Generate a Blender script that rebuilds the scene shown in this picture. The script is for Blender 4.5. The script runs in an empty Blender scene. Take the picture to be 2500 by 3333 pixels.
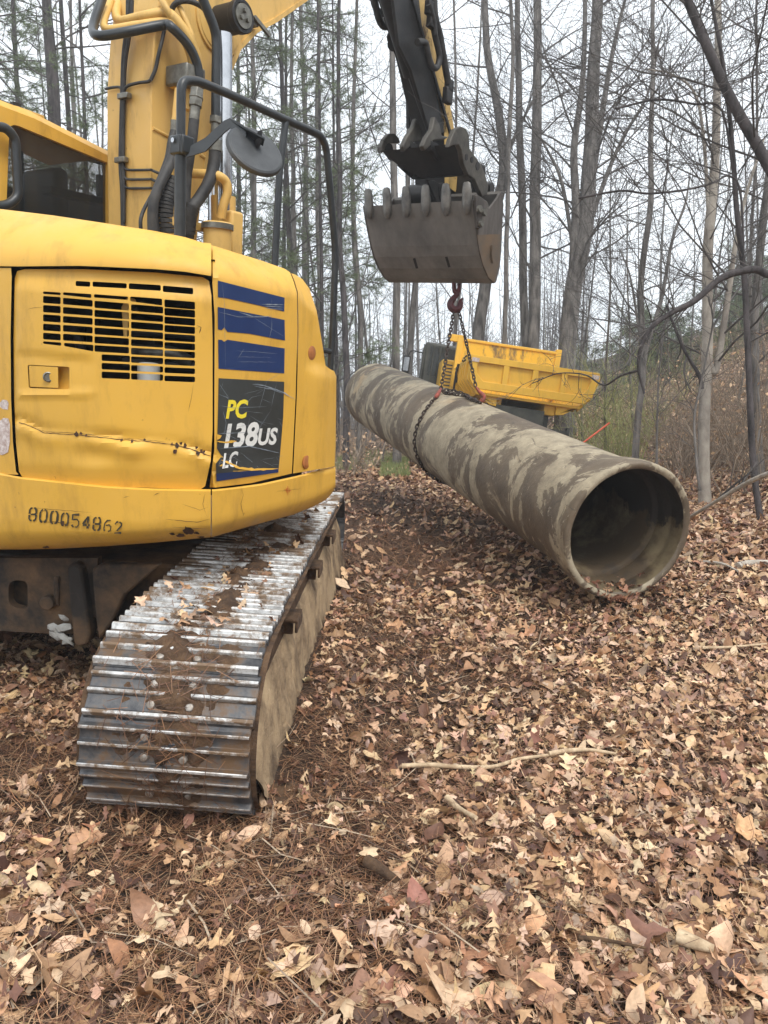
import bpy, math, random
import numpy as np
from mathutils import Vector as V, Matrix, noise
from mathutils.geometry import delaunay_2d_cdt
random.seed(7); rng = np.random.default_rng(7)
sc = bpy.context.scene; COL = sc.collection
# ------------------------------------------------------------------ camera frame
F = 2503.0; CX, CY = 1250.0, 1666.5; PITCH = math.atan(309.5/F); HC = 1.515
cp_, sp_ = math.cos(PITCH), math.sin(PITCH)
def c2w(x, y, z): return V((x, z*cp_-y*sp_, HC-y*cp_-z*sp_))
def dirw(x, y, z): return V((x, z*cp_-y*sp_, -y*cp_-z*sp_))
def at(px, py, Z): return c2w((px-CX)/F*Z, (py-CY)/F*Z, Z)
CAM = V((0, 0, HC))
def ray(px, py): return dirw((px-CX)/F, (py-CY)/F, 1.0)
def hit(px, py, O, N):
    r = ray(px, py); return CAM + r*((O-CAM).dot(N)/r.dot(N))
# excavator frame (leans a little on the slope)
UE = dirw(.0595, -.9758, -.2102).normalized()
def inplane(x, z):
    y = (.0595*x-.2102*z)/.9758
    return dirw(x, y, z).normalized()
FB = inplane(math.sin(math.radians(34)), math.cos(math.radians(34)))
FB = (FB-UE*FB.dot(UE)).normalized(); RB = FB.cross(UE).normalized()
TF = inplane(.0376, 1.0); TF = (TF-UE*TF.dot(UE)).normalized(); TR = TF.cross(UE).normalized()
EO = c2w(-1.71, .754, 4.65)
def eb(a, b, h): return EO + RB*a + FB*b + UE*h
def et(a, b, h): return EO + TR*a + TF*b + UE*h
# ------------------------------------------------------------------ ground
def sstep(a, b, x):
    t = np.clip((x-a)/(b-a), 0, 1); return t*t*(3-2*t)
def gz(x, y):
    x = np.asarray(x, float); y = np.asarray(y, float)
    zt = .0894*(y-2.75) - .0598*(x+.8)
    zt = np.where(y > 2.75, zt, .03*(y-2.75)-.03*(x+.8))
    side = .13*np.clip(x-.2, 0, 3)*sstep(1.5, 5, y)
    z = zt + side
    far = .42 + 0*x
    w = sstep(6.3, 10.5, y); z = z*(1-w)+far*w
    lx = np.clip(-x-3, 0, 8); z = z*(1-sstep(0, 4, lx)) + sstep(0, 4, lx)*(.25)
    xe = 2.7+.17*np.clip(y-5, 0, 9)
    d = np.clip(x-xe, 0, 40)
    z = z + .42*d*sstep(0, 3.0, d)*np.clip(1-(d-14)/60, .55, 1)
    z = z + .05*np.sin(x*1.3+y*.7)*np.clip(y/10, 0, 1) + .02*np.sin(x*3.1-y*2.3)
    return z
def gzf(x, y): return float(gz(x, y))
def gpt(px, Z):      # ground point seen near column px at depth Z
    x = (px-CX)/F*Z; y = Z*cp_
    return V((x, y, gzf(x, y)))
def ghit(px, py):
    r = ray(px, py); t = .8
    for i in range(900):
        p = CAM+r*t
        if p.z <= gzf(p.x, p.y): break
        t += .02*(1+t*.1)
    return V((p.x, p.y, gzf(p.x, p.y)))
# ------------------------------------------------------------------ materials
def srgb(r, g, b):
    f = lambda c: (c/255/12.92) if c/255 <= .04045 else ((c/255+.055)/1.055)**2.4
    return (f(r), f(g), f(b), 1)
class NT:
    def __init__(s, name):
        s.m = bpy.data.materials.new(name); s.m.use_nodes = True; s.t = s.m.node_tree
        s.b = s.t.nodes['Principled BSDF']; s.o = s.t.nodes['Material Output']
        s.tc = s.n('ShaderNodeTexCoord')
    def n(s, ty, **kw):
        nd = s.t.nodes.new(ty)
        for k, v in kw.items():
            if k in nd.inputs: nd.inputs[k].default_value = v
            else: setattr(nd, k, v)
        return nd
    def l(s, a, b): s.t.links.new(a, b)
    def noise(s, scale, detail=6, rough=.6, vec=None, stretch=None, dist=0):
        nd = s.n('ShaderNodeTexNoise', Scale=scale, Detail=detail, Roughness=rough, Distortion=dist)
        src = vec or s.tc.outputs['Object']
        if stretch:
            mp = s.n('ShaderNodeMapping'); mp.inputs['Scale'].default_value = stretch; s.l(src, mp.inputs[0]); src = mp.outputs[0]
        s.l(src, nd.inputs['Vector']); return nd.outputs['Fac']
    def ramp(s, fac, stops, interp='LINEAR'):
        r = s.n('ShaderNodeValToRGB'); r.color_ramp.interpolation = interp; s.l(fac, r.inputs[0])
        e = r.color_ramp.elements
        while len(e) < len(stops): e.new(.5)
        for el, (p, c) in zip(e, stops):
            el.position = p; el.color = c if len(c) == 4 else (*c, 1)
        return r.outputs[0]
    def mix(s, fac, a, b):
        m = s.n('ShaderNodeMix', data_type='RGBA')
        for k, v in ((0, fac), (6, a), (7, b)):
            if hasattr(v, 'is_output'): s.l(v, m.inputs[k])
            else: m.inputs[k].default_value = v
        return m.outputs[2]
    def bump(s, h, strength=.3, dist=.01):
        b = s.n('ShaderNodeBump', Strength=strength, Distance=dist); s.l(h, b.inputs['Height']); s.l(b.outputs[0], s.b.inputs['Normal'])
    def col(s, c):
        if hasattr(c, 'is_output'): s.l(c, s.b.inputs['Base Color'])
        else: s.b.inputs['Base Color'].default_value = c
    def rough(s, r):
        if hasattr(r, 'is_output'): s.l(r, s.b.inputs['Roughness'])
        else: s.b.inputs['Roughness'].default_value = r
W0, B0 = (0, 0, 0, 1), (1, 1, 1, 1)
def paint(name, base, dirt=.35, rust=.62, rgh=.42, dirtcol=srgb(110, 78, 40)):
    t = NT(name)
    a = t.mix(t.ramp(t.noise(1.3, 3), [(.3, W0), (.75, B0)]), base, tuple(c*.86 for c in base[:3])+(1,))
    g = t.ramp(t.noise(5, 8, .7, stretch=(1.6, 1.6, .5)), [(.5, W0), (.78, (dirt,)*3)])
    a = t.mix(g, a, dirtcol)
    sp = t.ramp(t.noise(38, 4, .6), [(.70, W0), (.76, (.55,)*3)])
    a = t.mix(sp, a, srgb(90, 55, 25))
    big = t.ramp(t.noise(7, 9, .72), [(rust, W0), (rust+.05, (.75,)*3)])
    a = t.mix(big, a, srgb(84, 52, 28))
    t.col(a)
    t.rough(t.ramp(t.noise(9, 5), [(.3, (rgh-.08,)*3), (.7, (rgh+.2,)*3)]))
    t.bump(t.noise(260, 2), .05, .002)
    return t.m
def simple(name, c1, c2, scale=8, rgh=.6, metal=0, bump=.2, bscale=60, stretch=None, lo=.35, hi=.65):
    t = NT(name); t.col(t.mix(t.ramp(t.noise(scale, 6, .65, stretch=stretch), [(lo, W0), (hi, B0)]), c1, c2))
    t.rough(rgh); t.b.inputs['Metallic'].default_value = metal
    if bump: t.bump(t.noise(bscale, 5, .6), bump, .01)
    return t.m
M = {}
YEL = (.72, .405, .055, 1)
M['yellow'] = paint('yellow_paint', YEL, .42, .74)
M['yellow_old'] = paint('faded_yellow_paint', (.69, .43, .12, 1), .6, .70, .5)
M['yellow_arm'] = paint('oily_yellow_paint', (.56, .37, .12, 1), .9, .56, .6, srgb(40, 34, 30))
M['yellow_bed'] = paint('bed_yellow_paint', (.80, .46, .045, 1), .25, .70, .45)
M['dark_int'] = simple('engine_bay_black', (.008, .008, .009, 1), (.02, .018, .015, 1), 12, .7)
M['tube'] = simple('dark_grey_tube', srgb(30, 33, 36), srgb(46, 50, 53), 9, .38, 0, .05)
M['rubber'] = simple('hose_rubber', srgb(28, 28, 30), srgb(58, 56, 54), 14, .6, 0, .1)
M['black'] = simple('black_steel', srgb(14, 14, 17), srgb(40, 36, 34), 7, .5, .2, .2)
M['fitting'] = simple('grey_fitting', srgb(95, 92, 84), srgb(130, 128, 120), 20, .4, .6, .1)
M['chrome'] = simple('chrome_rod', (.55, .56, .58, 1), (.42, .43, .45, 1), 6, .16, 1, 0)
M['mirror'] = simple('mirror_back', srgb(48, 50, 53), srgb(66, 68, 70), 9, .45, 0, .05)
M['bucket'] = simple('worn_grey_steel', srgb(72, 66, 62), srgb(112, 106, 100), 5, .55, .35, .25, 40, (1, 1, .25))
M['bucket_dark'] = simple('dirty_bucket_floor', srgb(100, 96, 92), srgb(134, 129, 123), 3, .6, .2, .3, 50, (1, 1, .2))
M['bucket_rust'] = simple('rubbed_bucket_side', srgb(120, 98, 74), srgb(96, 86, 76), 4, .55, .3, .2)
M['tooth'] = simple('cast_tooth_steel', srgb(84, 82, 80), srgb(124, 120, 114), 9, .45, .4, .25)
M['thumb'] = simple('thumb_steel', srgb(92, 88, 80), srgb(60, 56, 52), 8, .55, .3, .25)
M['redhook'] = simple('dark_red_hook_paint', srgb(92, 22, 28), srgb(60, 18, 22), 20, .45, 0, .1)
M['rusthook'] = simple('rusty_red_hook', srgb(168, 78, 62), srgb(98, 58, 44), 40, .6, .1, .2)
M['chain'] = simple('rusty_chain_steel', srgb(72, 56, 47), srgb(50, 45, 42), 30, .55, .4, .2)
M['glass'] = None
t = NT('tinted_glass'); t.col((.02, .024, .026, 1)); t.rough(.04); t.b.inputs['Alpha'].default_value = .5; M['glass'] = t.m
M['blue'] = simple('blue_decal', srgb(20, 44, 90), srgb(30, 54, 98), 4, .4, 0, 0)
M['charcoal'] = simple('charcoal_decal', srgb(44, 46, 44), srgb(58, 62, 62), 3, .42, 0, 0)
M['white'] = simple('white_decal', srgb(225, 225, 220), srgb(205, 205, 200), 8, .45, 0, 0)
M['lemon'] = simple('yellow_lettering', srgb(236, 216, 50), srgb(222, 200, 60), 8, .45, 0, 0)
M['stencil'] = simple('stencil_black', srgb(38, 34, 26), srgb(70, 58, 30), 30, .7, 0, 0)
M['scratch'] = simple('scratch_grey', srgb(150, 158, 166), srgb(110, 120, 130), 30, .6, 0, 0)
M['crack'] = simple('rust_crack', srgb(38, 26, 18), srgb(84, 52, 30), 40, .85, 0, .2)
M['redmark'] = simple('red_mark', srgb(190, 50, 30), srgb(180, 60, 30), 9, .6, 0, 0)
M['coppercap'] = simple('copper_cap', srgb(176, 110, 58), srgb(150, 92, 50), 30, .5, 0, .1)
M['reflector'] = simple('reflector_tape', srgb(215, 205, 200), srgb(165, 140, 130), 60, .4, 0, .1)
M['dirt'] = simple('dried_mud', srgb(172, 148, 116), srgb(92, 74, 56), 4, .95, 0, 1, 45, None, .42, .66)
M['mud'] = simple('caked_soil', srgb(98, 74, 52), srgb(56, 40, 28), 14, .95, 0, .9, 60)
M['carbody'] = simple('muddy_black_steel', srgb(44, 39, 35), srgb(112, 86, 60), 4, .8, .1, .5, 30, None, .42, .68)
M['undersalt'] = simple('pale_clay_lumps', srgb(168, 168, 164), srgb(110, 104, 96), 10, .9)
M['bark'] = simple('grey_bark', srgb(124, 119, 114), srgb(60, 56, 53), 11, .95, 0, 1, 22, (1, 1, .16))
M['bark_light'] = simple('pale_blotchy_bark', srgb(168, 160, 148), srgb(118, 110, 102), 6, .9, 0, .7, 20, (1, 1, .5))
M['bark_dark'] = simple('dark_ridged_bark', srgb(82, 76, 76), srgb(36, 33, 33), 14, .95, 0, 1, 26, (1, 1, .2))
M['twig'] = simple('twig_bark', srgb(96, 91, 88), srgb(64, 60, 58), 3, .95, 0, 0)
M['stick'] = simple('dead_stick', srgb(206, 184, 152), srgb(158, 134, 106), 20, .9, 0, .4)
M['graystick'] = simple('bleached_stick', srgb(186, 178, 166), srgb(140, 130, 118), 20, .9, 0, .4)
M['orange'] = simple('orange_stake_paint', srgb(206, 92, 60), srgb(180, 74, 48), 10, .6, 0, 0)
M['frame_grey'] = simple('dark_grey_chassis', srgb(52, 54, 50), srgb(74, 74, 66), 6, .5, 0, .1)
M['rubbertrack'] = simple('rubber_track', srgb(56, 56, 58), srgb(96, 92, 86), 5, .8, 0, .4)
M['redlabel'] = simple('red_label', srgb(176, 40, 44), srgb(150, 34, 38), 9, .5, 0, 0)
# worn track steel: dark between the bars, polished where the bars rub
t = NT('track_steel'); 
c = t.mix(t.ramp(t.noise(9, 7, .7), [(.35, W0), (.7, B0)]), srgb(66, 67, 71), srgb(116, 114, 112))
md = t.ramp(t.noise(4.5, 9, .75), [(.48, W0), (.58, B0)])
t.col(t.mix(md, c, srgb(96, 74, 54))); t.rough(t.ramp(t.noise(30, 5), [(.3, (.28,)*3), (.75, (.6,)*3)]))
im = t.n('ShaderNodeInvert'); t.l(md, im.inputs['Color']); mm = t.n('ShaderNodeMath', operation='MULTIPLY'); t.l(im.outputs[0], mm.inputs[0]); mm.inputs[1].default_value = .55
t.l(mm.outputs[0], t.b.inputs['Metallic']); t.bump(t.noise(70, 5), .25, .006); M['track'] = t.m
t = NT('polished_grouser_steel')
c = t.mix(t.ramp(t.noise(24, 7, .7), [(.45, W0), (.75, B0)]), srgb(214, 214, 212), srgb(118, 112, 106))
gm = t.ramp(t.noise(5.5, 9, .75), [(.47, W0), (.56, B0)])
t.col(t.mix(gm, c, srgb(112, 90, 68))); t.rough(.3); gi = t.n('ShaderNodeInvert'); t.l(gm, gi.inputs['Color']); gj = t.n('ShaderNodeMath', operation='MULTIPLY'); t.l(gi.outputs[0], gj.inputs[0]); gj.inputs[1].default_value = .6; t.b.inputs['Roughness'].default_value = .5; t.l(gj.outputs[0], t.b.inputs['Metallic']); t.bump(t.noise(60, 5), .15, .004); M['grouser'] = t.m
# pipe concrete with streaky dry and wet mud
t = NT('muddy_pipe'); 
PIPE_C = t.n('ShaderNodeCombineXYZ'); PIPE_T = t
mp = t.noise(1.0, 11, .66, vec=PIPE_C.outputs[0], dist=.7)
mud = t.ramp(mp, [(.487, W0), (.505, (.85,)*3), (.60, B0)])
base = t.mix(t.ramp(t.noise(9, 7, .7), [(.3, W0), (.7, B0)]), srgb(172, 160, 136), srgb(124, 113, 95))
och = t.ramp(t.noise(1.4, 4, .6), [(.55, W0), (.72, (.6,)*3)])
base = t.mix(och, base, srgb(170, 132, 84))
mc = t.mix(t.ramp(t.noise(5, 6, .6), [(.3, W0), (.7, B0)]), srgb(78, 66, 53), srgb(102, 88, 71))
c = t.mix(mud, base, mc)
st = t.ramp(t.noise(3, 9, .75, dist=1.2, stretch=(1, 1, 3)), [(.61, W0), (.66, (.8,)*3)])
c = t.mix(st, c, srgb(74, 66, 58))
fs_ = t.ramp(t.noise(4.0, 10, .8, vec=PIPE_C.outputs[0], dist=1.5), [(.60, W0), (.63, (.7,)*3)]); c = t.mix(fs_, c, srgb(196, 184, 160))
fs_ = t.ramp(t.noise(16, 6, .7), [(.66, W0), (.70, (.6,)*3)]); c = t.mix(fs_, c, srgb(60, 50, 40))
t.col(c); t.rough(t.ramp(mud, [(0, (.85,)*3), (1, (.62,)*3)])); t.bump(t.noise(26, 8, .7), .5, .012); M['pipe'] = t.m
t = NT('pipe_inside'); 
c = t.mix(t.ramp(t.noise(2.6, 8, .65), [(.42, W0), (.55, B0)]), srgb(112, 98, 72), srgb(70, 56, 38))
c = t.mix(t.ramp(t.noise(4, 6, .6), [(.6, W0), (.68, (.8,)*3)]), c, srgb(52, 42, 32)); PIPE_IN = (t, c); t.col(c); t.rough(.8); t.bump(t.noise(30, 6), .4, .01); M['pipe_in'] = t.m
# soil
t = NT('forest_soil')
c = t.mix(t.ramp(t.noise(3.2, 8, .7), [(.35, W0), (.68, B0)]), srgb(74, 54, 39), srgb(42, 30, 22))
c = t.mix(t.ramp(t.noise(55, 6, .7), [(.5, W0), (.66, (.8,)*3)]), c, srgb(120, 90, 64))
t.col(c); t.rough(.95); t.bump(t.noise(34, 9, .75), 1, .035); M['soil'] = t.m
M['brushstem'] = simple('brush_stem', srgb(156, 140, 122), srgb(112, 98, 84), 3, .95, 0, 0)
def leafmat(name, tr=.12):
    t = NT(name); a = t.n('ShaderNodeAttribute', attribute_name='leafcol')
    n = t.noise(60, 4, .6)
    m = t.n('ShaderNodeMix', data_type='RGBA', blend_type='MULTIPLY'); m.inputs[0].default_value = 1
    t.l(a.outputs['Color'], m.inputs[6]); t.l(t.ramp(n, [(.3, (.72,)*3), (.65, (1.05,)*3)]), m.inputs[7])
    t.l(m.outputs[2], t.b.inputs['Base Color']); t.rough(.62)
    t.bump(t.noise(120, 3), .3, .003)
    return t.m
M['leaf'] = leafmat('dead_leaf')
M['needle'] = simple('pine_needle_green', srgb(112, 126, 86), srgb(84, 100, 64), 3, .6, 0, 0)
M['shrubgreen'] = simple('broom_green', srgb(164, 166, 104), srgb(126, 132, 82), 3, .7, 0, 0)
M['grass'] = simple('grass_green', srgb(140, 148, 92), srgb(112, 122, 76), 4, .7, 0, 0)
# ------------------------------------------------------------------ mesh builder
class MB:
    def __init__(s): s.v = []; s.f = []; s.mi = []; s.k = 0
    def add(s, vs, fs, mi=None):
        o = len(s.v); s.v.extend(vs); s.f.extend([tuple(i+o for i in f) for f in fs]); s.mi.extend([s.k if mi is None else mi]*len(fs)); return s
    def box(s, c, ax, ay, az, sx, sy, sz, mi=None):   # full sizes along given unit axes
        c = V(c); vs = [c+ax*(i*sx/2)+ay*(j*sy/2)+az*(k*sz/2) for i in (-1, 1) for j in (-1, 1) for k in (-1, 1)]
        return s.add(vs, [(0, 1, 3, 2), (4, 6, 7, 5), (0, 4, 5, 1), (2, 3, 7, 6), (0, 2, 6, 4), (1, 5, 7, 3)], mi)
    def prism(s, poly, ext, mi=None):
        n = len(poly); a = [V(p) for p in poly]; b = [p+ext for p in a]
        return s.add(a+b, [tuple(range(n))[::-1], tuple(range(n, 2*n))]+[(i, (i+1) % n, n+(i+1) % n, n+i) for i in range(n)], mi)
    def grid(s, rows, mi=None, closed=False):
        nr, nc = len(rows), len(rows[0]); vs = [p for r in rows for p in r]; fs = []
        for i in range(nr-1):
            for j in range(nc if closed else nc-1):
                k = (j+1) % nc; fs.append((i*nc+j, i*nc+k, (i+1)*nc+k, (i+1)*nc+j))
        return s.add(vs, fs, mi)
    def tube(s, path, r, n=10, cap=True, mi=None, ph=0.0):
        path = [V(p) for p in path]; m = len(path)
        rs = r if isinstance(r, (list, tuple)) else [r]*m
        tg = [(path[min(i+1, m-1)]-path[max(i-1, 0)]).normalized() for i in range(m)]
        a = tg[0].orthogonal().normalized(); rings = []
        cs = [(math.cos(ph+2*math.pi*k/n), math.sin(ph+2*math.pi*k/n)) for k in range(n)]
        for i in range(m):
            a = (a-tg[i]*a.dot(tg[i])).normalized(); b = tg[i].cross(a)
            rings.append([path[i]+(a*c+b*d)*rs[i] for c, d in cs])
        o = len(s.v); s.grid(rings, mi, True)
        if cap:
            k = s.k if mi is None else mi
            s.f.append(tuple(o+i for i in range(n))[::-1]); s.f.append(tuple(o+(m-1)*n+i for i in range(n))); s.mi += [k, k]
        return s
    def lathe(s, O, ax, prof, n=24, mi=None, closed=False):   # prof: (along, radius)
        ax = ax.normalized(); a = ax.orthogonal().normalized(); b = ax.cross(a)
        rows = [[O+ax*t_+(a*math.cos(2*math.pi*k/n)+b*math.sin(2*math.pi*k/n))*r for k in range(n)] for t_, r in prof]
        return s.grid(rows, mi, True)
    def build(s, name, mats, parent=None, smooth=40, bevel=0, sub=0, seg=2):
        off = wloc(parent) if parent else V((0, 0, 0))
        me = bpy.data.meshes.new(name); me.from_pydata([tuple(V(p)-off) for p in s.v], [], s.f); 
        if not isinstance(mats, (list, tuple)): mats = [mats]
        for m in mats: me.materials.append(M[m] if isinstance(m, str) else m)
        me.polygons.foreach_set('material_index', s.mi)
        import bmesh
        if bevel or sub:
            bm = bmesh.new(); bm.from_mesh(me); bmesh.ops.remove_doubles(bm, verts=bm.verts, dist=1e-5); bmesh.ops.recalc_face_normals(bm, faces=bm.faces); bm.to_mesh(me); bm.free()
        if smooth:
            me.shade_smooth(); me.set_sharp_from_angle(angle=math.radians(smooth))
        me.update()
        o = bpy.data.objects.new(name, me); COL.objects.link(o)
        if parent: o.parent = parent
        if sub: md = o.modifiers.new('sub', 'SUBSURF'); md.levels = md.render_levels = sub
        if bevel:
            md = o.modifiers.new('bev', 'BEVEL'); md.width = bevel; md.segments = seg; md.limit_method = 'ANGLE'; md.angle_limit = math.radians(35); md.use_clamp_overlap = True
        return o
def wloc(o):
    p = V((0, 0, 0))
    while o: p += o.location; o = o.parent
    return p
def tag(o, label=None, cat=None, group=None, kind=None):
    for k, v in (('label', label), ('category', cat), ('group', group), ('kind', kind)):
        if v: o[k] = v
    return o
def thing(name, loc, label, cat, group=None):
    o = bpy.data.objects.new(name, None); COL.objects.link(o); o.location = loc; o.empty_display_size = .2
    return tag(o, label, cat, group)
def crom(pts, n=6):
    pts = [V(p) for p in pts]; P = [pts[0]*2-pts[1]]+pts+[pts[-1]*2-pts[-2]]; out = []
    for i in range(1, len(P)-2):
        for k in range(n):
            t_ = k/n; a, b, c, d = P[i-1], P[i], P[i+1], P[i+2]
            out.append(.5*((2*b)+(c-a)*t_+(2*a-5*b+4*c-d)*t_*t_+(3*b-a-3*c+d)*t_**3))
    out.append(pts[-1]); return out
def bend(pts, rad=.06, n=5):      # polyline with rounded corners
    pts = [V(p) for p in pts]; out = [pts[0]]
    for i in range(1, len(pts)-1):
        a, b, c = pts[i-1], pts[i], pts[i+1]; r = min(rad, (a-b).length*.45, (c-b).length*.45)
        p0 = b+(a-b).normalized()*r; p1 = b+(c-b).normalized()*r
        for k in range(n+1):
            u = k/n; out.append(p0*(1-u)**2+b*2*u*(1-u)+p1*u*u)
    out.append(pts[-1]); return out
def inpoly(x, y, P):
    c = False; n = len(P); j = n-1
    for i in range(n):
        xi, yi = P[i]; xj, yj = P[j]
        if (yi > y) != (yj > y) and x < (xj-xi)*(y-yi)/(yj-yi)+xi: c = not c
        j = i
    return c
def densify(P, step):
    out = []
    for i in range(len(P)):
        a, b = P[i], P[(i+1) % len(P)]; n = max(1, int(math.hypot(b[0]-a[0], b[1]-a[1])/step))
        out += [(a[0]+(b[0]-a[0])*k/n, a[1]+(b[1]-a[1])*k/n) for k in range(n)]
    return out
def rrect(q, r=4, n=3):           # quad corners -> rounded polygon
    out = []
    for i in range(4):
        a, b, c = [V((*q[(i+d) % 4], 0)) for d in (-1, 0, 1)]; rr = min(r, (a-b).length*.48, (c-b).length*.48)
        p0 = b+(a-b).normalized()*rr; p1 = b+(c-b).normalized()*rr
        for k in range(n+1):
            u = k/n; p = p0*(1-u)**2+b*2*u*(1-u)+p1*u*u; out.append((p.x, p.y))
    return out
def panel(mb, outline, holes, sf, th, step=26, mi=None):
    """sheet cut to an outline with holes; sf(x, y) gives the point, th the inward thickness vector"""
    loops = [densify(outline, step)]+[densify(h, step) for h in holes]
    vs, ed = [], []
    for L in loops:
        o = len(vs); vs += L; ed += [(o+i, o+(i+1) % len(L)) for i in range(len(L))]
    xs = [p[0] for p in outline]; ys = [p[1] for p in outline]; y = min(ys)+step*.5
    bnd = vs[:]
    while y < max(ys):
        x = min(xs)+step*.5
        while x < max(xs):
            if inpoly(x, y, outline) and not any(inpoly(x, y, h) for h in holes) and min((x-a)**2+(y-b)**2 for a, b in bnd) > (step*.35)**2: vs.append((x, y))
            x += step
        y += step
    v2, _, f2, *_r = delaunay_2d_cdt([V(p) for p in vs], ed, [], 0, 1e-4)
    tri = []
    for f in f2:
        cx = sum(v2[i].x for i in f)/len(f); cy = sum(v2[i].y for i in f)/len(f)
        if inpoly(cx, cy, outline) and not any(inpoly(cx, cy, h) for h in holes): tri.append(tuple(f))
    front = [sf(p.x, p.y) for p in v2]; n = len(front)
    cnt = {}
    for f in tri:
        for i in range(3):
            e = (f[i], f[(i+1) % 3]); cnt[tuple(sorted(e))] = cnt.get(tuple(sorted(e)), 0)+1
    fs = list(tri)
    if th is not None:
        fs += [tuple(i+n for i in f[::-1]) for f in tri]
        for f in tri:
            for i in range(3):
                a, b = f[i], f[(i+1) % 3]
                if cnt[tuple(sorted((a, b)))] == 1: fs.append((b, a, a+n, b+n))
        front = front+[p+th for p in front]
    mb.add(front, fs, mi); return mb
def textmesh(txt, size, shear=0, offset=0, spacing=1):
    cu = bpy.data.curves.new('t', 'FONT'); cu.body = txt; cu.size = size; cu.shear = shear; cu.offset = offset; cu.space_character = spacing; cu.resolution_u = 3
    o = bpy.data.objects.new('t', cu); COL.objects.link(o); bpy.context.view_layer.update()
    me = bpy.data.meshes.new_from_object(o.evaluated_get(bpy.context.evaluated_depsgraph_get()))
    vs = [(v.co.x, v.co.y) for v in me.vertices]; fs = [tuple(p.vertices) for p in me.polygons]
    bpy.data.objects.remove(o); bpy.data.curves.remove(cu); bpy.data.meshes.remove(me); return vs, fs
def interp(x, P):
    if x <= P[0][0]: return P[0][1]
    for (a, b), (c, d) in zip(P, P[1:]):
        if x <= c: return b+(d-b)*(x-a)/(c-a)
    return P[-1][1]
def ground_sheet():
    xs = np.concatenate([-np.geomspace(.2, 300, 70)[::-1], [0], np.geomspace(.2, 300, 70)]); ys = np.concatenate([[-60, -20, -8, -3, -1], np.linspace(0, 14, 90), np.geomspace(14.5, 600, 60)])
    X, Y = np.meshgrid(xs, ys); Z = gz(X, Y); Xf = np.clip(X, -60, 60)
    Z = Z+np.where(np.abs(X) < 10, 1, 0)*0
    vs = [V((a, b, c)) for a, b, c in zip(X.ravel(), Y.ravel(), Z.ravel())]; n = len(xs); mb = MB()
    mb.add(vs, [(i*n+j, i*n+j+1, (i+1)*n+j+1, (i+1)*n+j) for i in range(len(ys)-1) for j in range(n-1)])
    o = mb.build('ground', 'soil', None, 180); o['kind'] = 'structure'; return o
ground = ground_sheet()
# ------------------------------------------------------------------ EXCAVATOR
exc = thing('excavator', EO, 'yellow tracked excavator with dented rear door, blue striped decal and raised boom', 'excavator')
# --- depth functions of the body skin (camera depth of the panel seen at a pixel of the survey)
PA0, PA1 = at(0, 1536, 3.395), at(679, 1581, 3.32)
NA = (PA1-PA0).cross(UE).normalized()
PB0, PB1 = at(690, 1580, 3.325), at(957, 1545, 3.78); NB = (PB1-PB0).cross(UE).normalized()
PC0, PC1 = at(953, 1541, 3.775), at(1092, 1517, 4.14); NC = (PC1-PC0).cross(UE).normalized()
def depth(p): d = p-CAM; return d.y*cp_-d.z*sp_
def zA(x, y):
    z = depth(hit(x, y, PA0, NA)); t_ = x/679
    z -= .42*t_*(1-t_) if t_ > 0 else 0
    if t_ < 0: z += .9*t_*t_+.62*-t_
    return z
def zB(x, y): return depth(hit(x, y, PB0, NB))
def zC(x, y):
    z = depth(hit(x, y, PC0, NC))
    return z
def zbody(x, y): return zA(x, y) if x < 690 else (zB(x, y) if x < 955 else zC(x, y))
SEAM = [(-400, 860), (55, 867), (270, 865), (506, 876), (600, 884), (692, 899)]
CREST = [(-400, 650), (0, 680), (173, 701), (347, 727), (506, 752), (603, 772), (668, 792)]
CTOP = EO+UE*2.22+RB*-.1+FB*.5
# hood: from the door seam up over the crest and back
def hood_pt(x, f, lip=0):
    ys, yc = interp(x, SEAM), interp(x, CREST); y = ys+(yc-ys)*f; z = zA(x, y)
    return at(x, y, z-.012+(ys-yc)/F*z*1.15*f**2.1)
mb = MB(); xs = [-400, -250, -120, -40, 0, 60, 173, 260, 347, 430, 506, 560, 603, 640, 668, 687]
rows = []
rows.append([hood_pt(x, 0)+ray(x, interp(x, SEAM)).normalized()*.05 for x in xs])
for f in (0, .03, .15, .3, .45, .6, .75, .88, 1.0): rows.append([hood_pt(x, f) for x in xs])
for g, dz in ((.08, .012), (.3, .03), (1, .03)): rows.append([hood_pt(x, 1).lerp(CTOP, g)+UE*dz for x in xs])
mb.grid(rows); hood = mb.build('engine_hood', 'yellow', exc, 50)
# door (with grille) and the frame of fixed skin round it
DOOR = rrect([(48, 876), (688, 908), (679, 1592), (60, 1543)], 26, 4)
DOOR = [(48, 905), (56, 882), (80, 876), (270, 876), (506, 887), (660, 902), (680, 914), (688, 960), (692, 1100), (692, 1400), (686, 1500), (668, 1582), (654, 1592), (560, 1590), (330, 1582), (150, 1567), (72, 1552), (62, 1535), (52, 1440), (46, 1300), (44, 1100)]
def z5(x, y): return (x/2.37, 800+y/2.37)
HOLES = []
def slot(x0, x1, yt, yb, sl=None, yt2=None, yb2=None):
    if sl is None: sl = .09-(yt-350)/700*.055
    a = yt2 if yt2 is not None else yt+sl*(x1-x0); b = yb2 if yb2 is not None else yb+sl*(x1-x0)
    HOLES.append(rrect([z5(x0-1, yt-2), z5(x1+1, a-2), z5(x1+1, b+3), z5(x0-1, yb+3)], 4.5, 2))
for q in ((585, 695, 272, 307, .06), (715, 977, 277, 312, .055), (995, 1240, 290, 330, .06), (1257, 1490, 308, 352, .085)): slot(*q)
for a, b in [(353, 368), (388, 438), (458, 509), (530, 580), (602, 650), (672, 718)]: slot(333, 467, a, b, .07)
slot(333, 472, 738, 752, None, 748, 769)
slot(487, 704, 360, 376, None, 374, 400)
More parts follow.
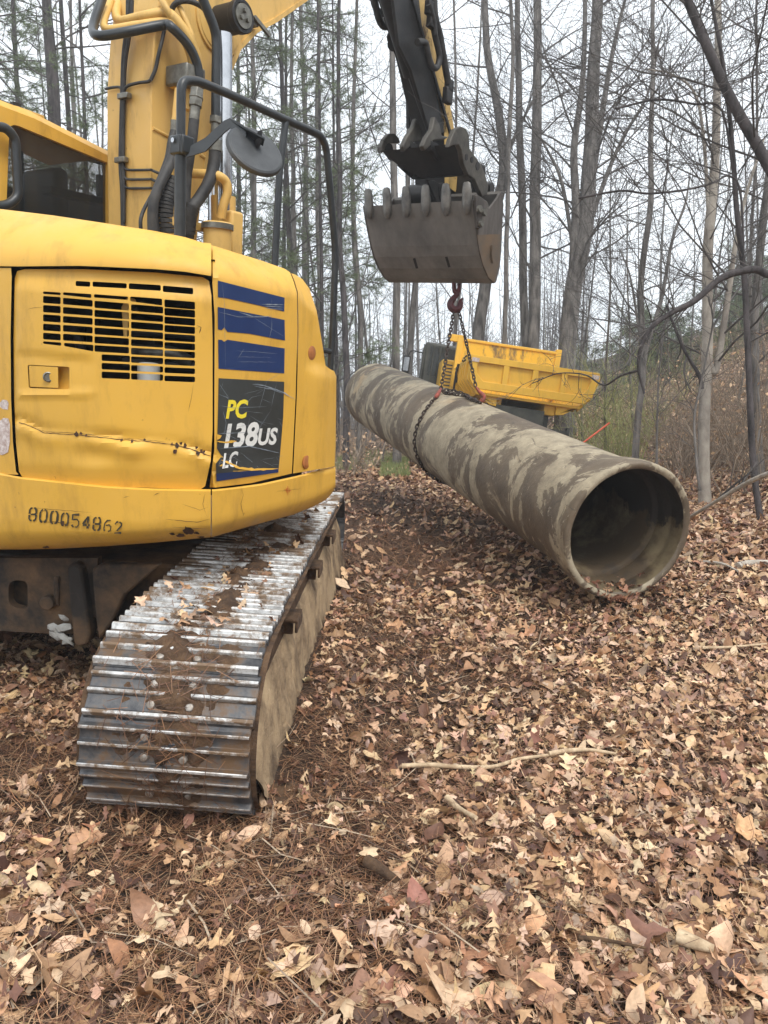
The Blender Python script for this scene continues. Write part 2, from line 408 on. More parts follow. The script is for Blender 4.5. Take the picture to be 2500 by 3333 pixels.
for a, b in [(402, 448), (473, 520), (543, 590), (612, 658), (680, 727)]: slot(487, 714, a, b)
slot(495, 720, 750, 770, None, 766, 812)
slot(726, 988, 374, 396, None, 394, 415)
for a, b in [(425, 475), (495, 545), (562, 612), (632, 680), (700, 748), (768, 813)]: slot(730, 994, a, b)
for a, b in [(839, 884), (905, 950), (972, 1018)]: slot(785, 1002, a, b)
slot(1006, 1250, 392, 425, None, 410, 458)
for a, b in [(452, 500), (520, 567), (587, 635), (655, 702), (722, 768), (788, 835), (855, 898), (922, 963), (985, 1028)]: slot(1012, 1258, a, b)
for a, b in [(415, 470), (480, 533), (547, 597), (612, 662), (678, 727), (744, 790), (808, 852), (873, 914), (938, 977), (1003, 1041)]: slot(1270, 1504, a, b)
POCKET = rrect([(90, 1187), (226, 1194), (226, 1268), (94, 1263)], 7, 3)
FOLD = [(62, 1373), (90, 1382), (145, 1408), (250, 1415), (400, 1432), (500, 1440), (560, 1445), (640, 1468), (692, 1490), (760, 1512), (930, 1528)]
def gz1(d, s): return math.exp(-(d/s)**2)
def door_extra(x, y):
    e = 0
    fy = interp(x, FOLD); amp = .6+.4*math.sin(x*.021)
    d = y-fy
    e += .016*amp*gz1(d+9, 14) - .014*amp*gz1(d-22, 26)
    e += .012*gz1(math.hypot(x-300, (y-1480)*1.6), 60)-.014*gz1(math.hypot(x-430, (y-1470)*1.5), 45)
    # top chamfer, bottom chamfer, side returns
    yt = 935+.07*x*.9
    if y < yt: e += (yt-y)*.00042
    yb = 1505+.045*x
    if y > yb: e += (y-yb)*.00035
    if x < 58: e += (58-x)*.0012
    # two raised ledges of the latch area
    for (xa, xb, ya, sl, h) in ((52, 295, 1143, .11, .010), (52, 300, 1290, -.012, -.011)):
        if xa <= x <= xb+20:
            yy = ya+(x-52)*sl; k = min(1, (xb+20-x)/40)
            dd = y-yy
            if h > 0: e += h*k*(1/(1+math.exp(-dd/3)))*math.exp(-max(0, dd)/60)
            else: e += -.010*k*gz1(dd+7, 8)
    return e
def S_door(x, y): return at(x, y, zA(x, y)-.004+door_extra(x, y))
door = None
mb = MB(); panel(mb, DOOR, HOLES+[POCKET], S_door, ray(350, 1200).normalized()*.007, 13)
door = mb.build('access_door', 'yellow', exc, 32)
# handle pocket
mb = MB(); inn = ray(150, 1230).normalized()
pk = [S_door(*p) for p in POCKET]; nn = len(pk)
mb.add(pk+[p+inn*.045 for p in pk], [(i, (i+1) % nn, nn+(i+1) % nn, nn+i) for i in range(nn)]+[tuple(range(nn, 2*nn))])
hp = mb.build('handle_pocket', 'yellow', door, 30)
mb = MB(); panel(mb, rrect([(94, 1190), (189, 1195), (190, 1263), (97, 1259)], 3, 2), [], lambda x, y: at(x, y, zA(x, y)+.002), inn*.012, 30)
mb.build('latch_plate', 'yellow', door, 30, .002)
mb = MB(); p = at(157, 1227, zA(157, 1227)); mb.lathe(p+inn*.006, -inn, [(0, .0215), (.010, .0215), (.013, .017), (.008, .013), (.008, .001)], 20); mb.build('lock_button', 'fitting', door, 30)
# fixed skin left of the door with reflectors
LEFT = [(-420, 872), (36, 872), (38, 900), (34, 1100), (36, 1300), (42, 1440), (52, 1535), (60, 1545), (-420, 1530)]
mb = MB(); panel(mb, LEFT, [], lambda x, y: at(x, y, zA(x, y)-.004), ray(0, 1200).normalized()*.02, 40)
lp_ = mb.build('rear_panel', 'yellow', exc, 40)
mb = MB(); 
for P in ([(-30, 1299), (22, 1302), (28, 1312), (26, 1333), (-30, 1330)], [(-30, 1356), (27, 1362), (32, 1380), (32, 1440), (26, 1472), (8, 1481), (-30, 1480)]):
    panel(mb, P, [], lambda x, y: at(x, y, zA(x, y)-.007), inn*.002, 40)
mb.build('reflector_strip', 'reflector', lp_, 40)
# panel B : decal corner panel
PB = [(690, 899), (672, 830), (668, 794), (700, 801), (760, 820), (851, 848), (925, 874), (944, 886), (955, 915), (966, 952), (968, 1078), (962, 1297), (950, 1541), (820, 1572), (700, 1587), (682, 1586), (693, 1500), (698, 1460), (698, 1257), (699, 1033)]
def creB(x): return 903+(x-693)*.224
def chamB(x, y):
    e = 0; yc = creB(x)
    if y < yc: h = (yc-y)/F*3.4; e += h*.35+1.0*h*h/.12
    yb = 1545-(x-690)*.1
    if y > yb: e += (y-yb)*.0003
    if y < 1120 and x > 920: e += 0
    d = y-interp(x, FOLD)
    if x < 960: e += (.010*gz1(d+8, 12)-.008*gz1(d-14, 20))*max(0, min(1, (950-x)/150))
    if x < 706: e += (706-x)**2*.00010
    return e
def S_B(x, y, o=0): return at(x, y, zB(x, y)+chamB(x, y)-.004-o)
mb = MB(); thB = ray(820, 1200).normalized()*.02; panel(mb, PB, [], S_B, thB, 17)
pB = mb.build('corner_panel', 'yellow', exc, 32)
# panel C
PC = [(948, 889), (962, 894), (985, 909), (1007, 939), (1031, 1012), (1051, 1130), (1060, 1190), (1074, 1201), (1088, 1208), (1095, 1226), (1094, 1338), (1093, 1450), (1090, 1518), (954, 1541), (966, 1297), (972, 1078), (970, 952), (959, 915)]
def chamC(x, y):
    e = 0; yc = 968+(x-968)*.9
    if y < yc: h = (yc-y)/F*3.9; e += h*.5+1.1*h*h/.12
    # lower part stands proud below the ledge
    led = interp(x, [(968, 1260), (985, 1190), (1010, 1196), (1060, 1210), (1100, 1222)])
    s = 1/(1+math.exp(-(y-led)/9)); tri = max(0, min(1, (x-985)/45))
    e -= .05*s*tri
    e += .0016*max(0, x-1060)+.02*max(0, (x-1030)/65)**2
    return e
def S_C(x, y, o=0): return at(x, y, zC(x, y)+chamC(x, y)-.004-o)
mb = MB(); panel(mb, PC, [], S_C, ray(1020, 1200).normalized()*.02, 11)
sil = [(948, 889), (962, 894), (985, 909), (1007, 939), (1031, 1012), (1051, 1130), (1060, 1190), (1074, 1201), (1088, 1208), (1095, 1226), (1094, 1338), (1093, 1450), (1090, 1518)]
rows = [[S_C(x, y) for x, y in sil]]
for dz, dx in ((.12, -3), (.35, -14), (.8, -45), (1.5, -150)):
    rows.append([at(x+dx, y+(-1 if y < 1000 else 0), zC(x, y)+chamC(x, y)+dz) for x, y in sil])
mb.grid(rows); pCo = mb.build('side_cover', 'yellow', exc, 40)
for (x, y) in ((1015, 1149), (998, 1504)):
    mb = MB(); p = S_C(x, y); nrm = -NC if NC.dot(ray(x, y)) > 0 else NC
    mb.lathe(p+nrm*-.004, nrm, [(0, .034), (.006, .034), (.008, .030), (.007, .001)], 20); mb.build('round_cap', 'coppercap', pCo, 40)
# roof strip closing the top between B/C crest and the hood centre
mb = MB(); cr = [(668, 794), (700, 801), (760, 820), (851, 848), (925, 874), (944, 886)]
rows = [[S_B(x, y) for x, y in cr]]+[[S_B(x, y).lerp(CTOP, g)+UE*dz for x, y in cr] for g, dz in ((.06, .008), (.3, .02), (1, .03))]
mb.grid(rows); mb.build('top_cover', 'yellow', exc, 50)
# counterweight
CWX = [-500, -300, -120, 0, 69, 180, 346, 500, 620, 672, 686, 700, 760, 850, 957, 1020, 1060, 1080, 1092]
def cw_top(x): return interp(x, [(-500, 1500), (0, 1541), (69, 1554), (346, 1583), (500, 1591), (679, 1594), (700, 1594), (830, 1580), (957, 1552), (1040, 1532), (1092, 1521)])
def cw_cre(x): return interp(x, [(-500, 1700), (0, 1722), (350, 1728), (690, 1706), (850, 1664), (1026, 1615), (1092, 1580)])
def cw_bot(x): return interp(x, [(-500, 1770), (0, 1789), (139, 1789), (347, 1778), (485, 1768), (693, 1748), (832, 1708), (970, 1671), (1054, 1634), (1081, 1606), (1092, 1586)])
def cwz(x, y):
    z = zbody(min(x, 1100), y)
    if 640 < x < 740: z = zbody(640, y)*(740-x)/100+zbody(740, y)*(x-640)/100 if False else z+.012*math.cos((x-690)/50*math.pi/2)
    if x > 1060: z += .0012*(x-1060)
    return z-.022
def cw_rows(xs):
    R = []
    R.append([at(x, cw_top(x)-2, cwz(x, cw_top(x))+.10) for x in xs])
    R.append([at(x, cw_top(x)-1, cwz(x, cw_top(x))+.012) for x in xs])
    R.append([at(x, cw_top(x)+5, cwz(x, cw_top(x))) for x in xs])
    for f in (.25, .5, .75, 1): R.append([at(x, cw_top(x)+5+(cw_cre(x)-cw_top(x)-5)*f, cwz(x, cw_top(x)+(cw_cre(x)-cw_top(x))*f)) for x in xs])
    for f, e in ((.3, .018), (.7, .06), (.95, .11), (1, .14)): R.append([at(x, cw_cre(x)+(cw_bot(x)-cw_cre(x))*f, cwz(x, cw_cre(x))+e) for x in xs])
    R.append([at(x, cw_bot(x), cwz(x, cw_cre(x))+.16).lerp(EO+UE*.92, .12) for x in xs])
    R.append([at(x, cw_bot(x), cwz(x, cw_cre(x))+.16).lerp(EO+UE*.95, .8) for x in xs])
    return R
mb = MB(); mb.grid(cw_rows([x for x in CWX if x <= 686])); mb.grid(cw_rows([690]+[x for x in CWX if x >= 700]))
# outer wrap out of sight behind the right silhouette
R = cw_rows([1092]); R2 = [[r[0] for r in R]]
for dz, dx in ((.1, -3), (.3, -12), (.9, -60)): R2.append([r[0]+dirw(dx/F*4.2-.262*0, 0, 0)+ray(1092, 1550)*dz for r in R])
mb.grid(R2)
cwt = mb.build('counterweight', 'yellow', exc, 38)
def S_CW(x, y, o=.002): return at(x, y, cwz(x, y)-o)
# inner dark bay and machinery seen through the grille
mb = MB(); inn3 = ray(400, 1200).normalized()
q = [at(x, y, zA(x, y)+.06) for x, y in ((-60, 800), (700, 845), (700, 1612), (-60, 1580))]; c0 = [p.lerp(CTOP-UE*.5, .6) for p in q]
mb.add(q+c0, [(4, 5, 6, 7), (0, 1, 5, 4), (1, 2, 6, 5), (2, 3, 7, 6), (3, 0, 4, 7)])
q2 = [S_B(x, y)+thB*2.5 for x, y in ((680, 905), (962, 960), (985, 1560), (680, 1605))]
mb.add(q2, [(0, 1, 2, 3)]); bay = mb.build('engine_bay', 'dark_int', exc, 0)
def eng(name, mat, fn): m_ = MB(); fn(m_); return m_.build(name, mat, bay, 40, .004)
eng('filter_can', 'white', lambda m_: m_.tube([at(484, 1185, 3.34), at(484, 1290, 3.34)], .048, 18))
eng('engine_pipe', 'fitting', lambda m_: m_.tube(crom([at(430, 1140, 3.5), at(500, 1148, 3.45), at(560, 1150, 3.46), at(620, 1180, 3.5)]), .03, 12))
eng('yellow_bracket', 'white' if False else 'yellow_old', lambda m_: (m_.prism([at(x, y, 3.285) for x, y in ((412, 968), (395, 1000), (402, 1095), (414, 1098), (418, 1050), (420, 1000), (460, 985), (500, 990), (502, 1015), (455, 1012), (440, 972))], inn3*.03)))
eng('engine_hose', 'rubber', lambda m_: (m_.tube(crom([at(150, 1050, 3.5), at(230, 1070, 3.42), at(260, 1120, 3.42), at(270, 1180, 3.5)]), .022, 10), m_.tube([at(420, 1080, 3.5), at(650, 1095, 3.5)], .015, 8), m_.tube([at(400, 1175, 3.5), at(640, 1190, 3.5)], .02, 8)))
eng('engine_block', 'black', lambda m_: m_.box(at(470, 1190, 3.8), RB, FB, UE, .5, .3, .35))
# --- decals, mapped on the corner panel
def sheet(name, mat, poly, sf, parent, step=20):
    m_ = MB(); panel(m_, poly, [], sf, None, step); return m_.build(name, mat, parent, 40)
def z6(x, y): return (600+x/2.458, 850+y/2.458)
dS = lambda o: (lambda x, y: S_B(x, y, o))
def rag(P, amp=1.6, step=7, seed=1):
    r = random.Random(seed); return [(x+r.uniform(-amp, amp)*.5, y+r.uniform(-amp, amp)*.5) for x, y in densify(P, step)]
for k, P in enumerate(([(268, 155), (803, 292), (800, 403), (560, 345), (330, 295), (270, 288)], [(268, 366), (803, 470), (806, 635), (520, 580), (345, 565), (320, 530), (300, 552), (270, 545)], [(271, 627), (300, 630), (318, 645), (345, 628), (804, 698), (800, 898), (274, 860)])):
    sheet('blue_stripe', 'blue', [z6(*p) for p in P], dS(.0025), pB)
BLK = [z6(*p) for p in [(274, 936), (800, 965), (792, 1240), (768, 1530), (752, 1690), (258, 1762), (252, 1620), (300, 1560), (262, 1500), (270, 1200)]]
sheet('name_decal', 'charcoal', BLK, dS(.0025), pB)
sheet('decal_foot', 'blue', [z6(*p) for p in [(254, 1700), (752, 1655), (754, 1690), (258, 1762)]], dS(.0035), pB)
def decaltext(txt, x0, y0, x1, y1, h, mat, parent, sf, name, shear=.22, off=.035, widthfix=None):
    vs, fs = textmesh(txt, 1, shear, off); xa = min(v[0] for v in vs); xb = max(v[0] for v in vs); ya = min(v[1] for v in vs); yb = max(v[1] for v in vs)
    m_ = MB(); P = []
    for vx, vy in vs:
        u = (vx-xa)/(xb-xa); v_ = (vy-ya)/(yb-ya)
        P.append(sf(x0+(x1-x0)*u, y0+(y1-y0)*u-h*v_))
    m_.add(P, fs); return m_.build(name, mat, parent, 0)
def zt(x0, y0, x1, y1): a = z6(x0, y0); b = z6(x1, y1); return (*a, *b)
decaltext('PC', *zt(332, 1262, 512, 1258), 62, 'lemon', pB, dS(.0045), 'decal_lettering')
decaltext('138', *zt(318, 1498, 598, 1480), 80, 'white', pB, dS(.0045), 'decal_lettering')
decaltext('US', *zt(590, 1476, 748, 1468), 56, 'white', pB, dS(.0045), 'decal_lettering')
decaltext('LC', *zt(303, 1662, 432, 1640), 50, 'white', pB, dS(.0045), 'decal_lettering')
def ribbon(m_, pts, w, sf, taper=True, jit=0, seed=0):
    r = random.Random(seed); P = []
    for i in range(len(pts)-1):
        a, b = pts[i], pts[i+1]; n = max(1, int(math.hypot(b[0]-a[0], b[1]-a[1])/9))
        P += [(a[0]+(b[0]-a[0])*k/n+r.uniform(-jit, jit), a[1]+(b[1]-a[1])*k/n+r.uniform(-jit, jit)) for k in range(n)]
    P.append(pts[-1]); rows = [[], []]
    for i, p in enumerate(P):
        a, b = P[max(0, i-1)], P[min(len(P)-1, i+1)]; L = math.hypot(b[0]-a[0], b[1]-a[1]) or 1
        ww = w*(.5+r.random()*.7)*(min(1, .15+i/len(P)*4, .15+(len(P)-1-i)/len(P)*4) if taper else 1)*.5
        nx, ny = -(b[1]-a[1])/L*ww, (b[0]-a[0])/L*ww
        rows[0].append(sf(p[0]+nx, p[1]+ny)); rows[1].append(sf(p[0]-nx, p[1]-ny))
    m_.grid(rows)
mb = MB(); r_ = random.Random(3)
for P, w_ in (([(545, 983), (640, 995), (740, 1030), (800, 1055), (890, 1110)], 3.2), ([(560, 1000), (700, 1025), (790, 1062)], 2), ([(440, 410), (560, 445), (700, 440)], 3), ([(270, 405), (430, 445), (640, 448)], 1.6), ([(620, 345), (800, 350)], 3.5), ([(640, 360), (800, 368)], 3), ([(650, 378), (790, 385)], 2.2), ([(700, 455), (700, 540), (680, 620)], 1.3), ([(560, 455), (800, 605)], .9),
              ([(415, 718), (560, 725), (745, 740)], .9), ([(410, 765), (700, 770)], .8), ([(420, 805), (740, 808)], .8), ([(275, 1155), (400, 1175), (660, 1162)], 1.4), ([(270, 1062), (340, 1090), (360, 1110)], 1.6), ([(470, 1160), (540, 1090), (620, 1070)], 1.2), ([(275, 975), (360, 1100)], .9), ([(660, 960), (600, 1180)], .9), ([(740, 970), (690, 1190)], .8), ([(290, 1500), (520, 1480), (760, 1535)], 3.5), ([(270, 1380), (500, 1370)], 2.2), ([(310, 1200), (335, 1290), (320, 1400)], 1.2), ([(450, 1530), (600, 1655)], 1.4), ([(520, 1235), (660, 1320)], 1), ([(560, 1400), (700, 1180)], .8), ([(275, 1620), (420, 1560)], 1), ([(300, 160), (320, 330), (330, 850)], .8), ([(700, 300), (700, 345)], .9), ([(480, 700), (420, 790)], .8)):
    ribbon(mb, [z6(*p) for p in P], w_, dS(.0055), True, .5, int(P[0][0]))
for k in range(26):
    a = (r_.uniform(280, 760), r_.uniform(960, 1640)); an = r_.uniform(-.6, .6)+(1.5 if r_.random() < .3 else 0); L = r_.uniform(40, 180)
    b = (min(790, max(270, a[0]+L*math.cos(an))), min(1650, a[1]+L*math.sin(an)))
    ribbon(mb, [z6(*a), z6(*b)], .7, dS(.0056), True, .4, k)
mb.build('decal_scratches', 'scratch', pB, 0)
mb = MB(); ribbon(mb, [z6(*p) for p in ((262, 1555), (300, 1590), (370, 1620), (440, 1655), (560, 1668), (752, 1660))], 9, dS(.005), True, .6, 4); ribbon(mb, [z6(*p) for p in ((260, 1440), (330, 1450), (420, 1440))], 8, dS(.0052), True, .6, 5)
for P in ([(262, 1385), (300, 1395), (285, 1420), (262, 1430)],): panel(mb, [z6(*p) for p in P], [], dS(.005), None, 20)
mb.build('exposed_paint', 'yellow', pB, 0)
# rust crack along the fold of the door
mb = MB(); dd = lambda x, y: at(x, y, zA(x, y)-.007+door_extra(x, y))
fold2 = [(62, 1375), (90, 1383), (118, 1396), (145, 1409), (200, 1412), (250, 1415), (400, 1431), (470, 1436), (560, 1446), (620, 1461), (684, 1484)]
ribbon(mb, fold2, 2.4, dd, False, .8, 3); ribbon(mb, [(x, y-5) for x, y in fold2[1:9]], 1.3, dd, True, .8, 9)
r_ = random.Random(11)
for (x, y, s) in ((248, 1413, 10), (262, 1411, 6), (280, 1416, 5), (395, 1432, 6), (430, 1436, 8), (470, 1430, 5), (560, 1445, 6), (575, 1450, 10), (590, 1442, 7), (602, 1449, 8), (570, 1470, 8), (640, 1458, 7), (645, 1475, 9), (655, 1466, 7), (664, 1472, 8)):
    P = [(x+math.cos(a)*s*r_.uniform(.4, 1.1), y+math.sin(a)*s*r_.uniform(.4, 1.2)) for a in [k*math.pi/4 for k in range(8)]]; panel(mb, P, [], lambda x, y: dd(x, y)-inn*.001, None, 20)
mb.build('rust_crack', 'crack', door, 0)
mb = MB()
for P, w_ in (([(640, 1058), (655, 1066), (648, 1085)], 3), ([(648, 1062), (636, 1072)], 4), ([(90, 1006), (115, 1001), (138, 1001)], 1.2), ([(630, 1250), (622, 1300), (612, 1340)], 1.2)): mb = MB(); ribbon(mb, P, w_, dd, True, .5, 2); mb.build('scuff_mark', 'crack', door, 0)
# stencilled number on the counterweight (nine figures, cut like a stencil)
SEG = {'8': [[(0, .55), (0, .85), (.2, 1), (.4, 1)], [(.6, 1), (.8, 1), (1, .85), (1, .6), (.8, .52)], [(0, .45), (0, .15), (.2, 0), (.4, 0)], [(.6, 0), (.8, 0), (1, .15), (1, .4), (.8, .5), (.2, .5)]],
       '0': [[(.4, 1), (.15, .95), (0, .75), (0, .25), (.15, .05), (.4, 0)], [(.6, 1), (.85, .95), (1, .75), (1, .25), (.85, .05), (.6, 0)]],
       '5': [[(1, 1), (.05, 1), (.02, .58)], [(.15, .6), (.7, .62), (1, .45), (1, .2), (.75, 0), (.55, 0)], [(.38, 0), (.15, .03), (0, .2)]],
       '4': [[(.7, 1), (0, .35)], [(0, .3), (.6, .3)], [(.8, .3), (1.05, .3)], [(.75, 1), (.75, .4)], [(.75, .22), (.75, 0)]],
       '6': [[(.9, 1), (.4, 1), (.05, .75), (0, .3), (.1, .05)], [(.25, .55), (.7, .6), (1, .42), (.98, .12), (.65, 0)]],
       '2': [[(0, .8), (.2, 1), (.45, 1)], [(.6, 1), (.95, .88), (.95, .65), (.3, .2)], [(0, .02), (1, .02)]]}
mb = MB(); x = 94
for k, ch in enumerate('800054862'):
    x0 = 94+k*34.8; y0 = 1652+k*4.9; wd, hh = 22, 40
    if k > 6: hh = 36
    y0 += (k > 2)*2
    for st in SEG[ch]: ribbon(mb, [(x0+a*wd+b*3, y0+44-b*hh-2) for a, b in st], 6.8, lambda a, b: S_CW(a, b, .003), False, .5, k)
mb.build('stencilled_number', 'stencil', cwt, 0)
mb = MB()
for st, w_ in (([(937, 1582), (937, 1612)], 1.6), ([(926, 1594), (948, 1597)], 1.6), ([(932, 1590), (942, 1590), (943, 1600), (933, 1602), (932, 1590)], 1.4)): ribbon(mb, st, w_, lambda a, b: S_CW(a, b, .003), False, .2, 1)
mb.build('red_centre_mark', 'redmark', cwt, 0)
mb = MB(); r_ = random.Random(5)
for (x, y, sx, sy) in ((612, 1726, 20, 15), (588, 1742, 16, 6), (560, 1738, 10, 4), (640, 1735, 12, 5), (150, 1781, 10, 4), (205, 1702, 5, 7), (655, 1748, 12, 3)):
    P = [(x+math.cos(a)*sx*r_.uniform(.55, 1.2), y+math.sin(a)*sy*r_.uniform(.55, 1.2)) for a in [k*math.pi/7 for k in range(14)]]
    mb = MB(); panel(mb, P, [], lambda a, b: at(a, b, cwz(a, min(b, cw_cre(a)))+max(0, (b-cw_cre(a))*.0016)-.006), None, 20); mb.build('rust_chip', 'crack', cwt, 0)
for P, w_ in (([(140, 1700), (180, 1698), (208, 1706), (240, 1700)], 2), ([(785, 1590), (792, 1610), (784, 1640), (792, 1680)], 1.2), ([(500, 1612), (520, 1604)], 2), ([(400, 1620), (420, 1616)], 1.5), ([(100, 1652), (190, 1660), (300, 1668)], 1), ([(540, 1690), (640, 1700), (684, 1690)], 1.6), ([(560, 1716), (672, 1722)], 1.2), ([(590, 1640), (650, 1660), (680, 1650)], 1), ([(668, 1605), (660, 1640), (672, 1680)], 1), ([(900, 1600), (980, 1590)], 1)): mb = MB(); ribbon(mb, P, w_, lambda a, b: S_CW(a, b, .004), True, .8, 2); mb.build('scratch', 'crack', cwt, 0)
# ------------------------------------------------------------------ boom
PBO = at(492, 500, 4.95)                       # rear right edge of boom, plane of its right side
def on(px, py, lat=0): return hit(px, py, PBO+RB*lat, RB)
def pl(q, h, lat=0): return PBO+FB*q+UE*h+RB*lat
BW = .44
fl = lambda P, lat=0: [on(x, y, lat) for x, y in P]
top_q = [pl(.72, 2.05), pl(1.6, 2.75), pl(2.9, 3.0), pl(3.75, 2.62)]      # out of frame: over the top and down to the stick pivot
low_q = [pl(3.85, 2.3), pl(3.2, 2.35)]
side = fl([(500, 800), (492, 741), (491, 500), (492, 289), (502, 127), (517, 0)])
side += [pl(.18, 1.55), pl(.6, 2.1), pl(1.4, 2.6), pl(2.7, 3.3), pl(3.6, 3.35), pl(3.75, 3.0), pl(2.6, 2.6)]
side += fl([(1180, -75), (1002, 0), (900, 72), (835, 107), (781, 163), (743, 253), (715, 370), (683, 488), (668, 570), (655, 650), (640, 800)])
mb = MB(); mb.prism(side, RB*-BW)
boom = mb.build('boom', 'yellow_old', exc, 30, .008)
# flange rib along the underside, weld ring, ribs
mb = MB(); und = [(1002, 0), (900, 72), (835, 107), (781, 163), (743, 253), (715, 370), (683, 488), (655, 650)]
o_ = [(1000, -14), (893, 58), (826, 94), (770, 152), (731, 246), (703, 366), (671, 484), (643, 648)]
for i in range(len(und)-1): mb.prism([on(*und[i]), on(*und[i+1]), on(*o_[i+1]), on(*o_[i])], RB*.012)
mb.build('boom_flange', 'yellow_old', boom, 30)
mb = MB(); rc = on(712, 72); mb.lathe(rc, RB, [(0, .21), (.014, .21), (.014, .19), (.02, .19), (.02, .001)], 40); mb.build('pivot_boss_plate', 'yellow_old', boom, 30, .004)
mb = MB(); mb.lathe(rc+RB*.02, RB, [(0, .095), (.16, .095), (.16, .102), (.21, .102), (.21, .08), (.2, .075), (.2, .001)], 28); pin = mb.build('cylinder_pin_head', 'black', boom, 30, .004)
mb = MB(); mb.lathe(rc+RB*.225, RB, [(-.02, .078), (.012, .074), (.012, .001)], 28)
for a in (0, 2.1, 4.2): mb.lathe(rc+RB*.235+UE*.034*math.cos(a)+FB*.034*math.sin(a), RB, [(0, .016), (.02, .016), (.02, .001)], 6)
mb.build('pin_cap', 'fitting', pin, 30)
mb = MB()
for P in (((497, 418), (560, 450)), ((650, 502), (668, 515))):
    a, b = on(*P[0]), on(*P[1]); mb.tube([a, b], .012, 8)
mb.build('weld_bead', 'yellow_old', boom, 40)
# boom cylinder: chrome rod + barrel
def cyl(name, mat, a, b, r, n=24, parent=None): m_ = MB(); m_.tube([a, b], r, n); return m_.build(name, mat, parent or boom, 40)
rA, rB = on(720, 95, .12), on(720, 720, .12)
cyl('cylinder_rod', 'chrome', on(725, 110, .15), on(727, 700, .15), .062)
cyl('cylinder_barrel', 'yellow_old', on(727, 640, .13), on(729, 900, .13), .085)
# far cylinder rod on the left side
cyl('cylinder_rod', 'chrome', on(704, 150, -BW-.12), on(704, 720, -BW-.12), .055)
# bracket high on the side
mb = MB(); p = on(812, 75); mb.box(p+RB*.03, FB, RB, UE, .06, .06, .05); mb.prism([on(x, y, .06) for x, y in ((818, 52), (826, 50), (876, 112), (872, 120), (832, 72))], RB*.02); mb.build('hose_bracket', 'fitting', boom, 30)
# steel lines and hoses: surveyed paths at lateral offsets from the boom side
def z7(x, y): return (300+x/2.765, y/2.765)
def line(name, mat, pts, r, parent=boom, n=10, smooth=True, rad=None):
    P = []
    for p in pts:
        x, y = z7(p[0], p[1]); lat = p[2] if len(p) > 2 else .1
        P.append(on(x, y, lat))
    P = crom(P, 6) if smooth else bend(P, rad or .09, 6)
    m_ = MB(); m_.tube(P, r, n); return m_.build(name, mat, parent, 60)
# dark tube loop and yellow tubes over the top
line('dark_steel_line', 'tube', [(100, -40, -.35), (10, 240, -.25), (60, 320, -.12), (300, 290, .02), (640, 225, .14), (720, 250, .2), (860, 400, .22), (940, 560, .22), (962, 700, .22)], .029)
line('yellow_steel_line', 'yellow_old', [(170, 0, -.42), (105, 200, -.3), (150, 262, -.2), (400, 225, -.05), (640, 195, .06), (740, 240, .12), (860, 430, .13), (905, 600, .13), (880, 800, .12), (850, 990, .12)], .024)
line('yellow_steel_line', 'yellow_old', [(250, -20, -.45), (215, 120, -.35), (260, 190, -.25), (450, 150, -.05), (650, 115, .05), (740, 160, .12), (860, 320, .17), (930, 480, .18), (960, 620, .18)], .030)
line('yellow_steel_line', 'yellow_old', [(610, -30, .03), (680, 100, .1), (760, 250, .1), (850, 420, .1), (890, 560, .08), (880, 700, .06)], .022)
line('yellow_steel_line', 'yellow_old', [(740, -30, .03), (800, 90, .1), (870, 250, .15), (900, 330, .17), (905, 420, .17)], .018)
line('dark_steel_line', 'tube', [(985, -40, .25), (1040, 100, .26), (1100, 260, .27), (1118, 400, .27), (1115, 700, .27), (1112, 1060, .27)], .030)
line('rubber_hose', 'rubber', [(700, 110, .05), (760, 25, .1), (880, 10, .16), (1000, 70, .2), (1060, 160, .2)], .017)
# clamp block
mb = MB(); mb.box(on(*z7(840, 700), .12), FB, RB, UE, .16, .2, .12); mb.build('line_clamp', 'fitting', boom, 30, .012)
mb = MB(); mb.prism([on(*z7(x, y), .03) for x, y in ((695, 710), (745, 715), (745, 790), (775, 830), (695, 790))], RB*.06); mb.build('clamp_bracket', 'yellow_old', boom, 30, .004)
line('yellow_steel_line', 'yellow_old', [(770, 800, .12), (755, 950, .12), (742, 1090, .12)], .020)
line('hose_fitting', 'fitting', [(742, 1085, .12), (738, 1190, .12)], .026)
line('rubber_hose', 'rubber', [(738, 1180, .12), (710, 1300, .13), (690, 1420, .14), (640, 1560, .14), (580, 1720, .14), (560, 1900, .14), (575, 2120, .14)], .026)
line('rubber_hose', 'rubber', [(740, 1370, .2), (690, 1500, .2), (600, 1680, .2), (548, 1860, .2), (545, 2120, .2)], .033)
mb = MB(); A_, B_ = on(*z7(945, 800), .24), on(*z7(928, 960), .24); mb.tube([A_, B_], .045, 6); mb.tube([A_.lerp(B_, .45), A_.lerp(B_, .55)], .05, 6); mb.build('hex_fitting', 'fitting', boom, 30, .003)
line('hose_fitting', 'fitting', [(930, 950, .24), (915, 1080, .24)], .033)
line('rubber_hose', 'rubber', [(918, 1070, .24), (900, 1250, .24), (870, 1450, .22), (850, 1600, .2), (835, 1900, .2), (830, 2120, .2)], .033)
mb = MB(); mb.tube([on(*z7(1112, 1050), .27), on(*z7(1108, 1110), .27)], .042, 6); mb.tube([on(*z7(1108, 1105), .27), on(*z7(1108, 1270), .27)], .028, 12); mb.build('hex_fitting', 'fitting', boom, 30, .003)
line('hose_fitting', 'fitting', [(1110, 1265, .27), (1108, 1360, .27)], .045)
line('wrapped_hose', 'rubber', [(1108, 1340, .27), (1095, 1480, .27), (1050, 1640, .27), (960, 1790, .25), (895, 1880, .24), (870, 2000, .22), (862, 2140, .2)], .040)
